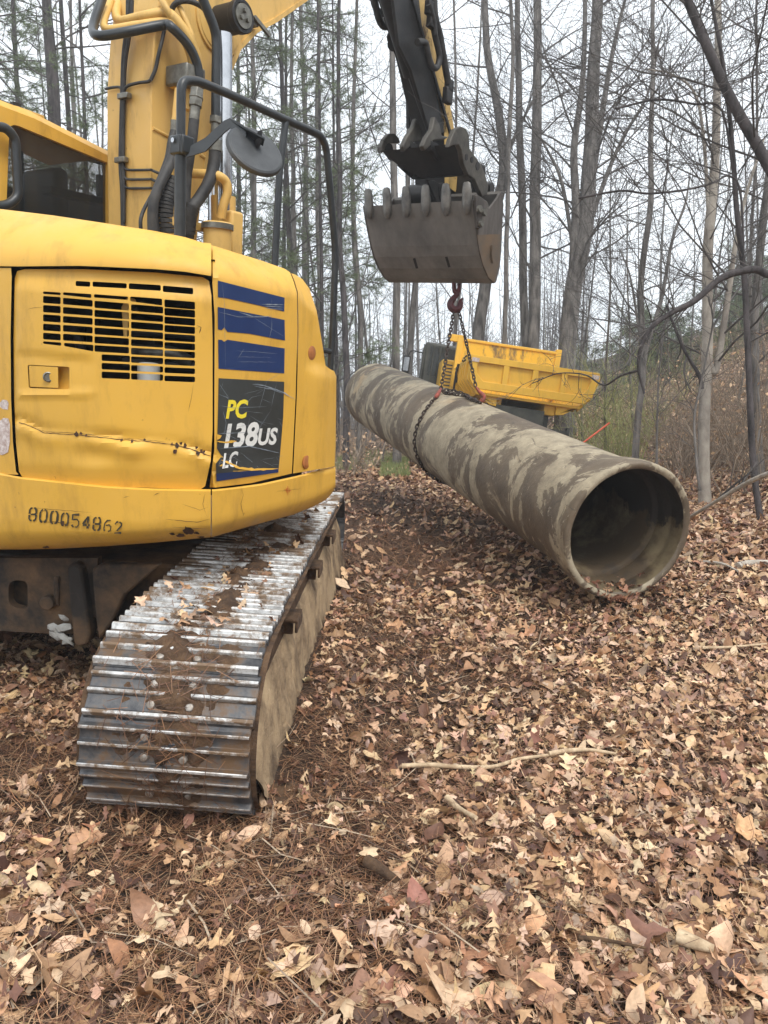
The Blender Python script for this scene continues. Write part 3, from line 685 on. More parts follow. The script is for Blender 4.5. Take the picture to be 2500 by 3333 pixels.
def coil(pts, r):
    P = crom([on(*z7(p[0], p[1]), p[2]) for p in pts], 14); L = 0; m_ = MB(); 
    for i in range(0, len(P)-3, 3): m_.tube([P[i], P[i].lerp(P[i+3], .82)], r, 14)
    return m_.build('spiral_hose_guard', 'rubber', boom, 40)
coil([(720, 1600, .17), (680, 1760, .17), (662, 1900, .17), (672, 2100, .17)], .048)
coil([(905, 1850, .24), (872, 1960, .22), (860, 2120, .2)], .050)
# thin wiring on the rear face
def rf(x, y, o=.02): return hit(x, y, PBO-FB*o, FB)
def wire(pts, r=.011): m_ = MB(); m_.tube(crom([rf(*z7(*p)) for p in pts], 5), r, 8); return m_.build('cable', 'rubber', boom, 60)
wire([(325, 0), (320, 200), (285, 500), (272, 850), (262, 1200), (258, 1500), (272, 1720), (278, 2060)], .016)
wire([(360, 0), (345, 250), (300, 550), (285, 850), (278, 1430), (285, 1600), (285, 2000)], .013)
wire([(120, 800), (200, 785), (255, 790), (275, 850)], .009)
wire([(280, 860), (310, 780), (420, 745), (500, 735), (530, 715)], .010)
for y in (1525, 1610, 1690): wire([(280, y-45), (310, y), (420, y+5), (530, y+3)], .008)
line('cable', 'rubber', [(530, 715, .01), (570, 620, .03), (600, 480, .04), (630, 360, .04), (655, 240, .05)], .012)
for y in (1528, 1612, 1692): line('cable', 'rubber', [(530, y, .01), (600, y+30, .06), (740, y+75, .1)], .009)
line('cable', 'rubber', [(640, 1600, .02), (510, 1800, .06), (440, 1960, .1), (440, 2100, .1)], .012)
for x, y in ((290, 865), (262, 1440)): mb = MB(); mb.box(rf(*z7(x, y), .03), RB, FB, UE, .10, .04, .035); mb.build('cable_clamp', 'fitting', boom, 30, .005)
line('crossover_pipe', 'yellow_old', [(870, 1560, .05), (1000, 1565, .2), (1130, 1580, .3), (1205, 1640, .32), (1215, 1740, .32), (1180, 1850, .3), (1160, 1960, .28)], .030)
# filter housing
mb = MB(); O_ = on(*z7(1128, 2010), .32); mb.lathe(O_-UE*.42, UE, [(0, .09), (.38, .092), (.38, .104), (.415, .104), (.425, .09), (.43, .03), (.43, .001)], 28); fh = mb.build('filter_housing', 'yellow_old', exc, 35)
mb = MB(); mb.lathe(O_-UE*.04, UE, [(0, .106), (.035, .106), (.04, .09)], 28); mb.build('filter_lid', 'fitting', fh, 35)
mb = MB(); mb.box(on(*z7(1262, 2110), .26), FB, RB, UE, .12, .1, .3); mb.build('valve_block', 'yellow_old', exc, 30, .02)
mb = MB(); mb.box(on(*z7(950, 2040), .2), FB, RB, UE, .5, .03, .05); mb.build('support_bar', 'yellow_old', exc, 30)
# ------------------------------------------------------------------ arm, bucket, thumb (in the boom plane)
AL = -.05
arm_poly = [on(1351, 0, AL), on(1412, 0, AL), on(1440, 210, AL), on(1478, 434, AL), on(1500, 560, AL), on(1480, 625, AL), on(1446, 600, AL), on(1444, 434, AL), on(1400, 220, AL)]
up = (on(1412, 0, AL)-on(1478, 434, AL)).normalized(); upl = (on(1351, 0, AL)-on(1444, 434, AL)).normalized()
top_l = on(1351, 0, AL)+upl*1.5; top_r = on(1412, 0, AL)+up*1.6
mb = MB(); mb.prism([top_l]+arm_poly[:1]+arm_poly[8:][::-1][:1]+[arm_poly[7], arm_poly[6], arm_poly[5], arm_poly[4], arm_poly[3], arm_poly[2], arm_poly[1], top_r], RB*-.36, 0)
arm = mb.build('arm', 'black', exc, 30, .01)  # arm body black all round; thin yellow plate laid on its right side
asp = [top_l]+arm_poly[:1]+arm_poly[8:][::-1][:1]+[arm_poly[7], arm_poly[6], arm_poly[5], arm_poly[4], arm_poly[3], arm_poly[2], arm_poly[1], top_r]
mb = MB(); mb.prism([p+RB*.004 for p in asp], RB*.006); mb.build('arm_side_plate', 'yellow_arm', arm, 30)
mb = MB(); a, b = on(1290, 0, -.2), on(1418, 434, -.2)
d_ = (b-a); mb.box(a+d_*.45-FB*.0+RB*0, RB, d_.normalized().cross(RB).normalized(), d_.normalized(), .36, .03, 2.4)
mb.tube([a-d_*.8+FB*-.12, a+d_*.55+FB*-.12], .10, 18); mb.tube([a+d_*.5+FB*-.12, b+FB*-.06], .06, 14)
mb.build('thumb_cylinder', 'black', arm, 40)
mb = MB()
for s in (0, -.36): mb.prism([on(x, y, AL+s-.02) for x, y in ((1268, -30), (1353, -30), (1372, 150), (1420, 300), (1448, 434), (1392, 436), (1330, 230), (1290, 150))], RB*.03)
mb.build('cylinder_guard', 'black', arm, 30, .006)
mb = MB(); mb.prism([on(x, y, AL-.4) for x, y in ((1328, 230), (1344, 230), (1352, 330), (1340, 418), (1330, 418))], RB*-.03); mb.build('thumb_stop_bar', 'black', arm, 30)
def z4(x, y): return (1100+x/2.2114, y/2.2114)
def hose4(pts, r, lat=.05): m_ = MB(); m_.tube(crom([on(*z4(*p), lat) for p in pts], 6), r, 10); return m_.build('arm_hose', 'rubber', arm, 60)
hose4([(250, -20), (270, 50), (310, 95), (360, 80), (395, 30)], .032, -.55)
hose4([(260, -20), (290, 120), (325, 185), (370, 180), (410, 110)], .034, -.5)
hose4([(400, 330), (430, 400), (470, 470), (500, 510), (520, 470)], .022, -.42)
hose4([(570, 300), (630, 310), (650, 400), (680, 480), (715, 480), (730, 400), (700, 260), (680, 150), (665, 60)], .030, .06)
hose4([(690, -20), (700, 120), (735, 260), (755, 380), (780, 520), (795, 600)], .034, .07)
hose4([(655, 30), (690, 160), (700, 250)], .028, .08)
for x, y, s in ((660, 60, .1), (675, 150, .11), (745, 345, .06), (800, 620, .1), (790, 690, .12)): mb = MB(); mb.box(on(*z4(x, y), .06), FB, RB, UE, s, .06, s*1.2); mb.build('hose_block', 'black', arm, 30, .01)
for x, y in ((395, 270), (400, 320)):
    mb = MB(); mb.tube([on(*z4(x, y), -.45), on(*z4(x, y), -.35)], .06, 14); mb.build('pin_boss', 'black', arm, 40)
# bucket
LR, LL = .50, -.78
def sb(x, y): return on(*z4(x, y), LR)
prof = [(967, 1440), (976, 1540), (990, 1660), (1003, 1760), (1018, 1840), (1045, 1930), (1080, 2005), (1112, 2040)]
back = [(1125, 2030), (1150, 1930), (1162, 1800), (1170, 1600), (1178, 1470), (1160, 1375)]
side = [sb(*p) for p in prof+back+[(1130, 1430), (1075, 1500), (1020, 1440), (990, 1410)]]
bkt = None
mb = MB(); pin_ = [sb(*p) for p in prof]; pb_ = [sb(*p) for p in back]
ctr = sum(pin_+pb_, V((0, 0, 0)))/(len(pin_)+len(pb_))
wid = RB*(LL-LR)
shell = pin_+pb_; inner = [p+(ctr-p).normalized()*.03 for p in shell]
n = len(shell)
for i in range(n-1): mb.add([shell[i], shell[i+1], shell[i+1]+wid, shell[i]+wid], [(0, 1, 2, 3)]); mb.add([inner[i], inner[i+1], inner[i+1]+wid, inner[i]+wid], [(3, 2, 1, 0)])
mb.add([shell[0], inner[0], inner[0]+wid, shell[0]+wid], [(0, 1, 2, 3)]); mb.add([shell[-1], inner[-1], inner[-1]+wid, shell[-1]+wid], [(3, 2, 1, 0)])
bkt = mb.build('bucket', 'bucket_dark', exc, 40)
mb = MB(); mb.prism(side, RB*.025); mb.build('bucket_side_plate', 'bucket', bkt, 30, .004)
mb = MB(); mb.prism([p+wid for p in side], RB*-.025); mb.build('bucket_side_plate', 'bucket', bkt, 30, .004)
mb = MB(); mb.prism([on(*z4(*p), LR+.027) for p in ((998, 1690), (1165, 1685), (1160, 1870), (1122, 2030), (1082, 2000), (1040, 1900), (1015, 1800))], RB*.006); mb.build('wear_patch', 'bucket_rust', bkt, 30)
mb = MB(); mb.prism([on(*z4(*p), LR+.027) for p in ((975, 1410), (990, 1405), (1055, 1450), (1070, 1490), (1030, 1520), (1002, 1650), (985, 1640), (982, 1560))], RB*.03); sc_ = mb.build('side_cutter', 'bucket', bkt, 30, .006)
mb = MB()
for x, y in ((1008, 1505), (1045, 1528), (1020, 1608)): mb.lathe(on(*z4(x, y), LR+.055), RB, [(0, .036), (.035, .036), (.035, .001)], 6); mb.lathe(on(*z4(x, y), LR+.09), RB, [(0, .02), (.02, .02), (.02, .001)], 8)
mb.build('cutter_bolt', 'fitting', sc_, 30)
mb = MB(); mb.prism([on(*z4(*p), LR+.034) for p in ((1100, 1765), (1112, 1780), (1115, 1850), (1105, 1895), (1095, 1830))], RB*.02); mb.build('lifting_eye', 'bucket_rust', bkt, 30)
# teeth
ndir = -(UE.cross(RB)); lip = sb(967, 1440); tdir = (sb(965, 1330)-sb(967, 1500)).normalized(); fn = RB.cross(tdir).normalized()
if fn.dot(ray(1400, 600)) > 0: fn = -fn
for k in range(6):
    c = lip+RB*((LL-LR)*(.045+k*.182))
    rows = []
    for (u, w_, t0, t1) in ((.168, .022, .0, .01), (.155, .040, -.016, .016), (.09, .050, -.026, .026), (.0, .053, -.034, .034), (-.05, .050, -.034, .042), (-.10, .038, -.02, .04), (-.13, .018, -.01, .03)):
        rows.append([c+tdir*u+RB*(w_*math.cos(a))*1+fn*((t0+t1)/2+(t1-t0)/2*1.15*math.sin(a)) for a in [2*math.pi*j/14 for j in range(14)]])
    mb = MB(); mb.grid(rows, None, True); o = len(mb.v); mb.f.append(tuple(range(14))); mb.mi.append(0); mb.f.append(tuple(range(len(mb.v)-14, len(mb.v)))[::-1]); mb.mi.append(0)
    mb.build('tooth', 'tooth', bkt, 60)
def floor_at(px, py, o=.004):      # nearest bucket shell facet along the survey ray
    best = None
    for i in range(len(pin_)-1):
        O_, e = pin_[i], pin_[i+1]-pin_[i]; N_ = e.cross(RB).normalized(); p = hit(px, py, O_, N_); u = (p-O_).dot(e)/e.length_squared; lat = (p-O_).dot(RB)
        if -.02 <= u <= 1.02 and LL-LR-.05 <= lat <= .05:
            N2 = N_ if N_.dot(ray(px, py)) < 0 else -N_
            if best is None or (p-CAM).length < (best-CAM).length: best = p+N2*o
    return best
for q in ((540, 1860, 558, 1855, 580, 1930, 562, 1932), (772, 1848, 790, 1845, 812, 1920, 794, 1924), (612, 2010, 628, 2008, 655, 2044, 640, 2046), (835, 2005, 850, 2003, 880, 2038, 864, 2040)):
    P = [floor_at(*z4(q[i], q[i+1])) for i in (0, 2, 4, 6)]
    if all(P): mb = MB(); mb.add(P, [(0, 1, 2, 3)]); mb.build('floor_slot', 'black', bkt, 0)
# link / lug pair between arm end and bucket
mb = MB()
for s in (-.06, -.36): mb.prism([on(*z4(*p), s) for p in ((640, 1290), (700, 1300), (760, 1340), (920, 1330), (1000, 1330), (1080, 1440), (1120, 1500), (900, 1540), (720, 1470), (690, 1400))], RB*-.03)
mb.build('bucket_lug', 'black', bkt, 30, .006)
mb = MB(); c = on(*z4(980, 1360), .03); mb.tube([c-RB*.5, c+RB*.02], .11, 22); mb.tube([c+RB*.18-RB*.1, c+RB*.22], .055, 16); c2_ = on(*z4(735, 1390), -.1); mb.tube([c2_-RB*.35, c2_+RB*.05], .1, 20); mb.build('bucket_pin', 'black', bkt, 40)
mb = MB(); c = on(*z4(1072, 1360), .12); mb.tube([c-RB*.6, c+RB*.03], .075, 18); mb.build('bucket_pin', 'thumb', bkt, 40)
# thumb
def zt4(P, lat): return [on(*z4(*p), lat) for p in P]
TL = [.08, -.30, -.62, -.98]
mb = MB(); mb.prism(zt4([(800, 1060), (815, 1000), (845, 930), (885, 908), (925, 925), (945, 975), (950, 1070), (985, 1120), (1030, 1180), (1060, 1250), (1085, 1340), (1075, 1400), (1040, 1415), (1010, 1350), (985, 1290), (940, 1260), (905, 1180), (890, 1080), (870, 1040), (835, 1045)], .42), RB*-.05)
th = mb.build('thumb', 'thumb', exc, 30, .008)
mb = MB(); 
for x, y, r in ((963, 1150, .028), (1005, 1195, .04), (925, 1130, .03)): mb.lathe(on(*z4(x, y), .421), RB, [(0, r), (.004, r), (.004, .001)], 16)
mb.build('pin_hole', 'black', th, 30)
A1 = zt4([(440, 1010), (820, 1000), (905, 1180), (930, 1270), (720, 1262), (600, 1300), (540, 1270), (400, 1100)], 0)
# body plate between the tines: runs across the width
lowr = on(*z4(925, 1255), .37); upr = on(*z4(850, 1030), .37)
dv = RB*-.86
mb = MB(); mid = on(*z4(895, 1150), .37)
rows = [[p, p+dv*.25, p+dv*.5, p+dv*.75, p+dv*(.86 if k == 1 else 1.0 if k == 0 else .60)] for k, p in enumerate((upr, mid, lowr))]
mb.grid(rows); rows2 = [[q+FB*.06 for q in r] for r in rows]; mb.grid([r[::-1] for r in rows2]); mb.grid([rows[0], rows2[0]]); mb.grid([rows2[2], rows[2]]); mb.grid([[r[0] for r in rows], [r[0] for r in rows2]]); mb.grid([[r[-1] for r in rows2], [r[-1] for r in rows]])
mb.build('thumb_plate', 'black', th, 30, .006)
for k, (tip, P) in enumerate((((700, 840), [(697, 838), (735, 900), (750, 975), (800, 985), (770, 1005), (690, 1010), (665, 1050), (628, 1085), (612, 1050), (640, 985), (680, 930)]), ((570, 850), [(566, 850), (590, 905), (612, 985), (645, 1000), (600, 1015), (540, 1025), (515, 1060), (480, 1092), (470, 1050), (500, 980), (540, 925)]), ((400, 960), [(440, 990), (410, 958), (370, 960), (335, 1000), (312, 1060), (312, 1100), (330, 1095), (355, 1045), (380, 1030), (450, 1030)]))):
    c_lat = (.13, -.16, -.45)[k]
    mb = MB(); mb.prism(zt4(P, c_lat), RB*-.05); mb.build('thumb_tine', 'thumb', th, 30, .01)
    mb = MB(); mb.prism(zt4([(P[6][0], 1010), (P[6][0]+60, 1040), (P[6][0]+90, 1160), (P[6][0]+60, 1150), (P[6][0]+10, 1080)], c_lat), RB*-.04); mb.build('tine_rib', 'black', th, 30)
mb = MB(); c = on(*z4(955, 1300), .1); mb.box(c+UE*.0, RB, FB, UE, .3, .1, .3); mb.build('thumb_link', 'black', th, 30, .02)
# ------------------------------------------------------------------ cab
PK = at(0, 343, 4.9)
def ck(x, y, o=0): return hit(x, y, PK+RB*o, RB)
mb = MB(); P = [(30, 425), (34, 411), (45, 406), (60, 409), (343, 527), (352, 531), (352, 760), (200, 720), (20, 700)]
CAB = [(-60, 315), (0, 343), (113, 386), (352, 506), (420, 540), (420, 800), (-60, 760)]
panel(mb, CAB, [P], lambda x, y: ck(x, y), -RB*.06, 40); cab = mb.build('cab', 'yellow', exc, 30, .012)
mb = MB(); mb.prism([ck(x, y, -.03) for x, y in P], -RB*.006); mb.build('cab_window', 'glass', cab, 0)
mb = MB()
q = [ck(x, y, -.001) for x, y in ((0, 346), (113, 388), (352, 508), (420, 542))]; rows = [q, [p-RB*.04+UE*.05 for p in q], [p-RB*.15+UE*.075 for p in q], [p-RB*1.0+UE*.08 for p in q]]
mb.grid(rows); mb.build('cab_roof', 'yellow', cab, 60)
mb = MB()
a = ck(-60, 315); b = ck(-60, 760); m2 = MB(); m2.prism([a, b, b-RB*1.0, a-RB*1.0], FB*.03); m2.build('cab_rear_panel', 'yellow', cab, 30, .01); m2 = MB(); c_ = (a+b)/2-RB*.5+UE*.25; m2.box(c_-FB*.004, RB, FB, UE, .7, .02, .45); m2.build('cab_rear_window', 'glass', cab, 0)
a = ck(420, 540); b = ck(420, 800)
# far side frame of the cab with its window opening, and pillars
fo = -1.0
mb.box(ck(150, 470, fo+.02), RB, FB, UE, .04, 1.9, .08); mb.box(ck(160, 700, fo+.02), RB, FB, UE, .04, 1.9, .3)
mb.box(ck(60, 560, fo+.02), RB, FB, UE, .04, .07, 1.0); mb.box(ck(330, 690, fo+.02), RB, FB, UE, .04, .07, .6)
mb.build('cab_inner_frame', 'dark_int', cab, 30)
mb = MB(); c = ck(150, 690, -.5); mb.box(c, RB, FB, UE, .45, .12, .6); mb.box(c+FB*.3-UE*.25, RB, FB, UE, .45, .5, .12); mb.build('operator_seat', 'black', cab, 30, .05, 0, 3)
mb = MB(); c = ck(250, 640, -.2); mb.box(c, RB, FB, UE, .12, .5, .05); mb.tube([c+FB*.2, c+FB*.3+UE*.2], .015, 8); mb.build('control_console', 'black', cab, 30, .01)
mb = MB(); mb.tube(bend([hit(x, y, PK+RB*.07, RB) for x, y in ((-30, 410), (20, 415), (50, 450), (60, 640), (25, 668), (-30, 672))], .08, 6), .03, 12); mb.build('cab_handrail', 'tube', cab, 60)
mb = MB(); mb.prism([ck(x, y, -.25) for x, y in ((24, 338), (60, 345), (146, 376), (146, 402), (126, 398), (90, 378), (24, 360))], RB*-.12); mb.build('roof_bracket', 'yellow_old', cab, 30, .008)
# ------------------------------------------------------------------ handrail and mirror
PH = at(586, 400, 3.95); HR = (at(1084, 800, 5.0)-at(586, 780, 3.95)); NH = HR.cross(UE).normalized()
def hr(x, y): return hit(x, y, PH, NH)
mb = MB(); mb.tube(bend([hr(x, y) for x, y in ((584, 800), (588, 470), (590, 262), (640, 262), (760, 312), (900, 376), (1044, 440), (1062, 480), (1077, 640), (1092, 820), (1086, 1000), (1074, 1215))], .10, 7), .0235, 14)
rail = mb.build('handrail', 'tube', exc, 60)
mb = MB(); mb.tube([hr(585, 800), hr(587, 500)], .030, 14); mb.build('rail_sleeve', 'tube', rail, 60)
mb = MB(); mb.tube([hr(930, 392), hr(910, 560), hr(893, 890)], .0215, 12); mb.build('rail_post', 'tube', rail, 60)
mb = MB(); mb.tube([hr(1078, 1145), hr(1050, 1138)-FB*.05], .02, 10); mb.build('rail_bracket', 'tube', rail, 60)
cc = hr(588, 475)
mb = MB(); mb.box(cc, RB, FB, UE, .085, .08, .095); mb.box(cc+RB*.05, RB, FB, UE, .02, .085, .09); mb.build('mirror_clamp', 'tube', rail, 30, .012)
mb = MB(); mb.lathe(cc-FB*.045-RB*.005+UE*.018, -FB, [(0, .012), (.006, .012), (.006, .001)], 12); mb.build('clamp_bolt', 'chrome', rail, 30)
Zm = depth(cc)
A = [(606, 482, 498), (668, 448, 478), (728, 393, 418), (748, 384, 402), (775, 396, 428), (800, 415, 432)]
mb = MB(); top = [at(x, y, Zm-.02+.0*i) for i, (x, y, _) in enumerate(A)]; bot = [at(x, y+14, Zm-.02) for x, _, y in A]
for i in range(len(A)-1): mb.prism([top[i], top[i+1], bot[i+1], bot[i]], FB*.008)
t1 = [at(748, 386, Zm-.02), at(862, 448, Zm-.06), at(856, 470, Zm+.0), at(800, 440, Zm+.05)]
mb.prism(t1, UE*-.008); mb.build('mirror_arm', 'tube', rail, 30)
mc_ = at(831, 490, Zm+.0); u1 = (at(917, 548, Zm+.04)-at(745, 432, Zm-.04)); R1 = u1.length/2; u1.normalize()
vdir = (mc_-CAM).normalized(); u2 = vdir.cross(u1).normalized(); ratio = .60
nrm = (vdir*-ratio+u2*math.sqrt(1-ratio*ratio)).normalized()
if nrm.z < 0: nrm = (vdir*-ratio-u2*math.sqrt(1-ratio*ratio)).normalized()
mb = MB(); mb.lathe(mc_, -nrm, [(-.012, .001), (-.012, R1*.90), (-.006, R1*.965), (.004, R1), (.016, R1), (.016, R1*.95), (.012, .001)], 48); mir = mb.build('mirror', 'mirror', rail, 30)
mb = MB(); mb.box(mc_+nrm*.03+(at(835, 455, Zm)-mc_)*.6, RB, nrm, UE, .03, .05, .06); mb.build('mirror_knuckle', 'black', mir, 30, .005)
# ------------------------------------------------------------------ undercarriage
HT = .665; SW = .615
ctr0 = hit(540, 1600, EO, FB)
TC = c2w((543-1250)/F*2.78, 0, 2.78)        # track centre line column
tlat = (TC-EO).dot(TR)+.062
q0 = (hit(540, 1600, TC, TF)-EO).dot(TF)-.215    # q of nearest bulge
L_ = 3.85; rN, rFar = HT/2+.01, .30
def track_path():
    pts = []; n = 300
    cN = (q0+rN, rN-.01); cF = (q0+L_-rFar, rFar+.02)
    topn = 60; P = []
    for i in range(topn): t_ = i/(topn-1); q = cN[0]+(cF[0]-cN[0])*t_; h = (cN[1]+rN)*(1-t_)+(cF[1]+rFar)*t_+.02*math.sin(math.pi*t_)*(0 if t_ > .9 else 1); P.append((q, h))
    for i in range(1, 24): a = math.pi/2-math.pi*i/24; P.append((cF[0]+rFar*math.cos(a), cF[1]+rFar*math.sin(a)))
    for i in range(topn): t_ = i/(topn-1); P.append((cF[0]+(cN[0]-cF[0])*t_, 0))
    for i in range(1, 24): a = -math.pi/2-math.pi*i/24; P.append((cN[0]+rN*math.cos(a), cN[1]+rN*math.sin(a)))
    return P
TP = track_path(); TP2 = TP+[TP[0]]
cum = [0]
for a, b in zip(TP2, TP2[1:]): cum.append(cum[-1]+math.hypot(b[0]-a[0], b[1]-a[1]))
NSH = 46; pitch = cum[-1]/NSH
def tp(s):
    s %= cum[-1]
    for i in range(len(cum)-1):
        if s <= cum[i+1]:
            u = (s-cum[i])/(cum[i+1]-cum[i]); a, b = TP2[i], TP2[i+1]; return V((a[0]+(b[0]-a[0])*u, a[1]+(b[1]-a[1])*u))
def shoe_mesh(mbs, k, lat, jitter=0):
    s0 = k*pitch+.055; a, b = tp(s0-pitch*.5), tp(s0+pitch*.5); c = (a+b)/2; d = (b-a).normalized(); nrm = V((-d.y, d.x))
    rr = random.Random(k); d = V((d.x*math.cos(jitter)-d.y*math.sin(jitter), d.x*math.sin(jitter)+d.y*math.cos(jitter))); nrm = V((-d.y, d.x))
    if jitter == 0:
        tw = rr.uniform(-.012, .012); c = c+nrm*rr.uniform(-.003, .004)
    half = pitch*.53
    def g(x, h): return (x*half, h)
    # profile: plate with three grousers, leading edge turned down
    pr = [(-1.0, -.012), (-.98, .004), (-.93, .010), (-.87, .032), (-.74, .034), (-.68, .012), (-.40, .009), (-.13, .010), (-.07, .029), (.05, .031), (.12, .010), (.36, .008), (.50, .010), (.56, .029), (.68, .031), (.75, .012), (.88, .006), (1.0, -.014), (1.0, -.024), (.7, -.004), (-.9, -.006), (-1.0, -.022)]
    def P(x, h, l): q = c+d*(x*half)+nrm*h; return et(tlat if lat is None else lat, 0, 0)+TR*l+TF*q.x+UE*q.y
    off = rr.uniform(-.006, .006); tilt = 0
    L1 = [P(x, h, -SW/2+off) for x, h in pr]; L2 = [P(x, h, SW/2+off) for x, h in pr]
    n = len(pr); o = len(mbs.v); fs = []; mi = []
    for i in range(n):
        j = (i+1) % n; fs.append((i, j, n+j, n+i)); mi.append(1 if i in (3, 8, 13, 2, 7, 12) else 0)
    mbs.v += L1+L2; mbs.f += [tuple(q+o for q in f) for f in fs]; mbs.mi += mi
    mbs.f += [tuple(o+i for i in range(n))[::-1], tuple(o+n+i for i in range(n))]; mbs.mi += [0, 0]
    # bolts
    for bx in (-.07, .07):
        for bq in (-.42, .35):
            q = c+d*(bq*half)+nrm*.011; B_ = P(bq, .010, bx+off); ax = (P(bq, .03, bx+off)-B_).normalized()
            oo = len(mbs.v); mbs.lathe(B_, ax, [(0, .017), (.010, .0165), (.014, .012), (.015, .001)], 8, 2)
M['bolt'] = simple('bolt_head', srgb(170, 164, 156), srgb(110, 96, 82), 30, .5, .5, .1)
def make_track(lat, name='track'):
    mb = MB(); ln = [et(lat, q, h) for q, h in TP]
    # chain body just under the shoes
    inner = [(q, h) for q, h in TP]
    cq = q0+L_/2; I = []
    for i, (q, h) in enumerate(TP):
        a, b = TP[i-1], TP[(i+1) % len(TP)]; d = V((b[0]-a[0], b[1]-a[1])).normalized(); nn = V((-d.y, d.x)); I.append((V((q, h))-nn*.03, V((q, h))-nn*.10))
    rows = []
    for l, w_ in ((-.10, 0), (.10, 0)): rows.append([et(lat, 0, 0)+TR*l+TF*p[0].x+UE*p[0].y for p in I])
    rows.append([et(lat, 0, 0)+TR*.10+TF*p[1].x+UE*p[1].y for p in I]); rows.append([et(lat, 0, 0)-TR*.10+TF*p[1].x+UE*p[1].y for p in I]); rows.append(rows[0])
    mb.grid(rows, None, True); tr = mb.build(name, 'mud', exc, 40)
    return tr
track = make_track(tlat)
for k in range(NSH):
    mb = MB(); jit = 0
    if k == 9: jit = .10
    if k == 10: jit = -.05
    shoe_mesh(mb, k, None, jit); s_ = mb.build('track_shoe', ['track', 'grouser', 'bolt'], track, 30, .0025, 0, 1)
# track frame, packed with dried mud
mb = MB()
oR = SW/2-.012
prof_ = [(q0+.10, .12), (q0+.06, .33), (q0+.16, .5), (q0+.42, .60), (q0+L_-.5, .52), (q0+L_-.12, .40), (q0+L_-.05, .2), (q0+L_-.25, .03), (q0+.25, .03)]
mb.prism([et(tlat, 0, 0)+TR*(oR-.05)+TF*q+UE*h for q, h in prof_], TR*-.5)
skirt = []
rows = []
for h, l in ((.60, oR-.13), (.50, oR-.13), (.425, oR-.12), (.40, oR-.045), (.30, oR-.012), (.20, oR+.0), (.12, oR+.010), (.05, oR+.022), (.0, oR+.035)):
    r = []
    for i in range(120):
        u = i/119; q = q0+.07+u*(L_-.16); 
        e = min(1, max(.0, (q-(q0+.07))/.3)); nz_ = noise.noise(V((q*3, h*6, 1)))*.016+noise.noise(V((q*13, h*19, 4)))*.010-(.016 if (q/pitch) % 1 < .12 and h < .34 else 0)
        hh = .34+(h-.34)*(.35+.65*math.sin(min(1, e)*math.pi/2))*(1 if h > .34 else 1) 
        if h > .3: hh = min(hh, .60-.10*u-.02)
        r.append(et(tlat, q, hh)+TR*(l+nz_))
    rows.append(r)
mb.grid(rows, 1)
tf = mb.build('track_frame', ['mud', 'dirt'], exc, 50)
# step guards standing off the frame
for q, s in ((1.05, 1), (1.95, 1), (2.75, 1)):
    mb = MB(); c = et(tlat, q0+q, .515)+TR*(oR-.02); mb.box(c, TR, TF, UE, .10, .17, .018); mb.box(c+TR*.045-UE*.03, TR, TF, UE, .014, .16, .06); mb.box(c-UE*.05-TR*.01, TR, TF, UE, .06, .02, .09); mb.build('track_guard', 'mud', tf, 30, .006)
# left track (mostly beyond the frame and behind the car body)
ltl = tlat-2.05
tl = make_track(ltl)
mb = MB(); tl2 = tlat
for k in range(NSH):
    c_ = MB(); _t = tlat; shoe_mesh(c_, k, ltl, 0); c_.build('track_shoe', ['track', 'grouser', 'bolt'], tl, 30)
mb = MB(); mb.prism([et(ltl, 0, 0)+TR*(oR-.05)+TF*q+UE*h for q, h in prof_], TR*-.5); mb.build('track_frame', 'mud', exc, 30)
# car body and tow lugs
def under(P, Z, th): return [at(x, y, Z) for x, y in P], TF*th
mb = MB(); O1 = at(120, 1900, 3.75)
def uc(x, y): return hit(x, y, O1, TF)
def zz3(x, y): return (x/1.3825, 1600+y/1.3825)
PL = [(-300, 300), (440, 300), (440, 560), (330, 640), (235, 640), (-300, 610)]
hole = rrect([zz3(38, 400), zz3(125, 400), zz3(125, 535), zz3(38, 515)], 26, 5)
m_ = MB(); panel(m_, [zz3(*p) for p in PL], [hole], lambda x, y: uc(x, y), TF*.05, 40); carb = m_.build('car_body', 'carbody', exc, 30, .01)
mb = MB(); mb.box(uc(*zz3(60, 450))+TF*.6+UE*.0, TR, TF, UE, 1.9, 1.0, .32); mb.box(uc(*zz3(60, 450))+TF*.25, TR, TF, UE, .9, .06, .3); mb.build('car_body_core', 'carbody', carb, 30, .02)
for P, w_ in (([(300, 345), (330, 320), (365, 345), (388, 500), (405, 640), (392, 690), (355, 700), (330, 685), (318, 560)], .10), ([(412, 350), (450, 330), (600, 330), (720, 330), (560, 470), (520, 560), (470, 640), (445, 670), (432, 600), (418, 450)], .06)):
    mb = MB(); mb.prism([hit(*zz3(*p), O1-TF*.06, TF) for p in P], TF*w_); mb.build('tow_lug', 'carbody', carb, 30, .012)
mb = MB(); mb.prism([hit(*zz3(*p), O1-TF*.02, TF) for p in ((240, 385), (262, 385), (262, 520), (240, 500))], TF*.04); mb.tube([uc(*zz3(228, 490))-TF*.05, uc(*zz3(228, 490))+TF*.05], .035, 12); mb.build('hose_guide', 'carbody', carb, 30, .006)
mb = MB(); r_ = random.Random(2)
for x, y, s in ((255, 605, .026), (298, 600, .030), (268, 640, .024), (300, 645, .030), (316, 660, .02), (300, 560, .018)):
    c = uc(*zz3(x, y))-TF*.03
    import bmesh as _b
    b_ = _b.new(); _b.ops.create_icosphere(b_, subdivisions=1, radius=s)
    vs = [c+V((v.co.x*1.5, v.co.y*.5, v.co.z*.9+v.co.x*.7*math.sin(x)))*(1+.9*noise.noise(v.co*45+V((x, y, 0)))) for v in b_.verts]; mb.add(vs, [tuple(v.index for v in f.verts) for f in b_.faces]); b_.free()
mb.build('clay_lump', 'undersalt', carb, 0)
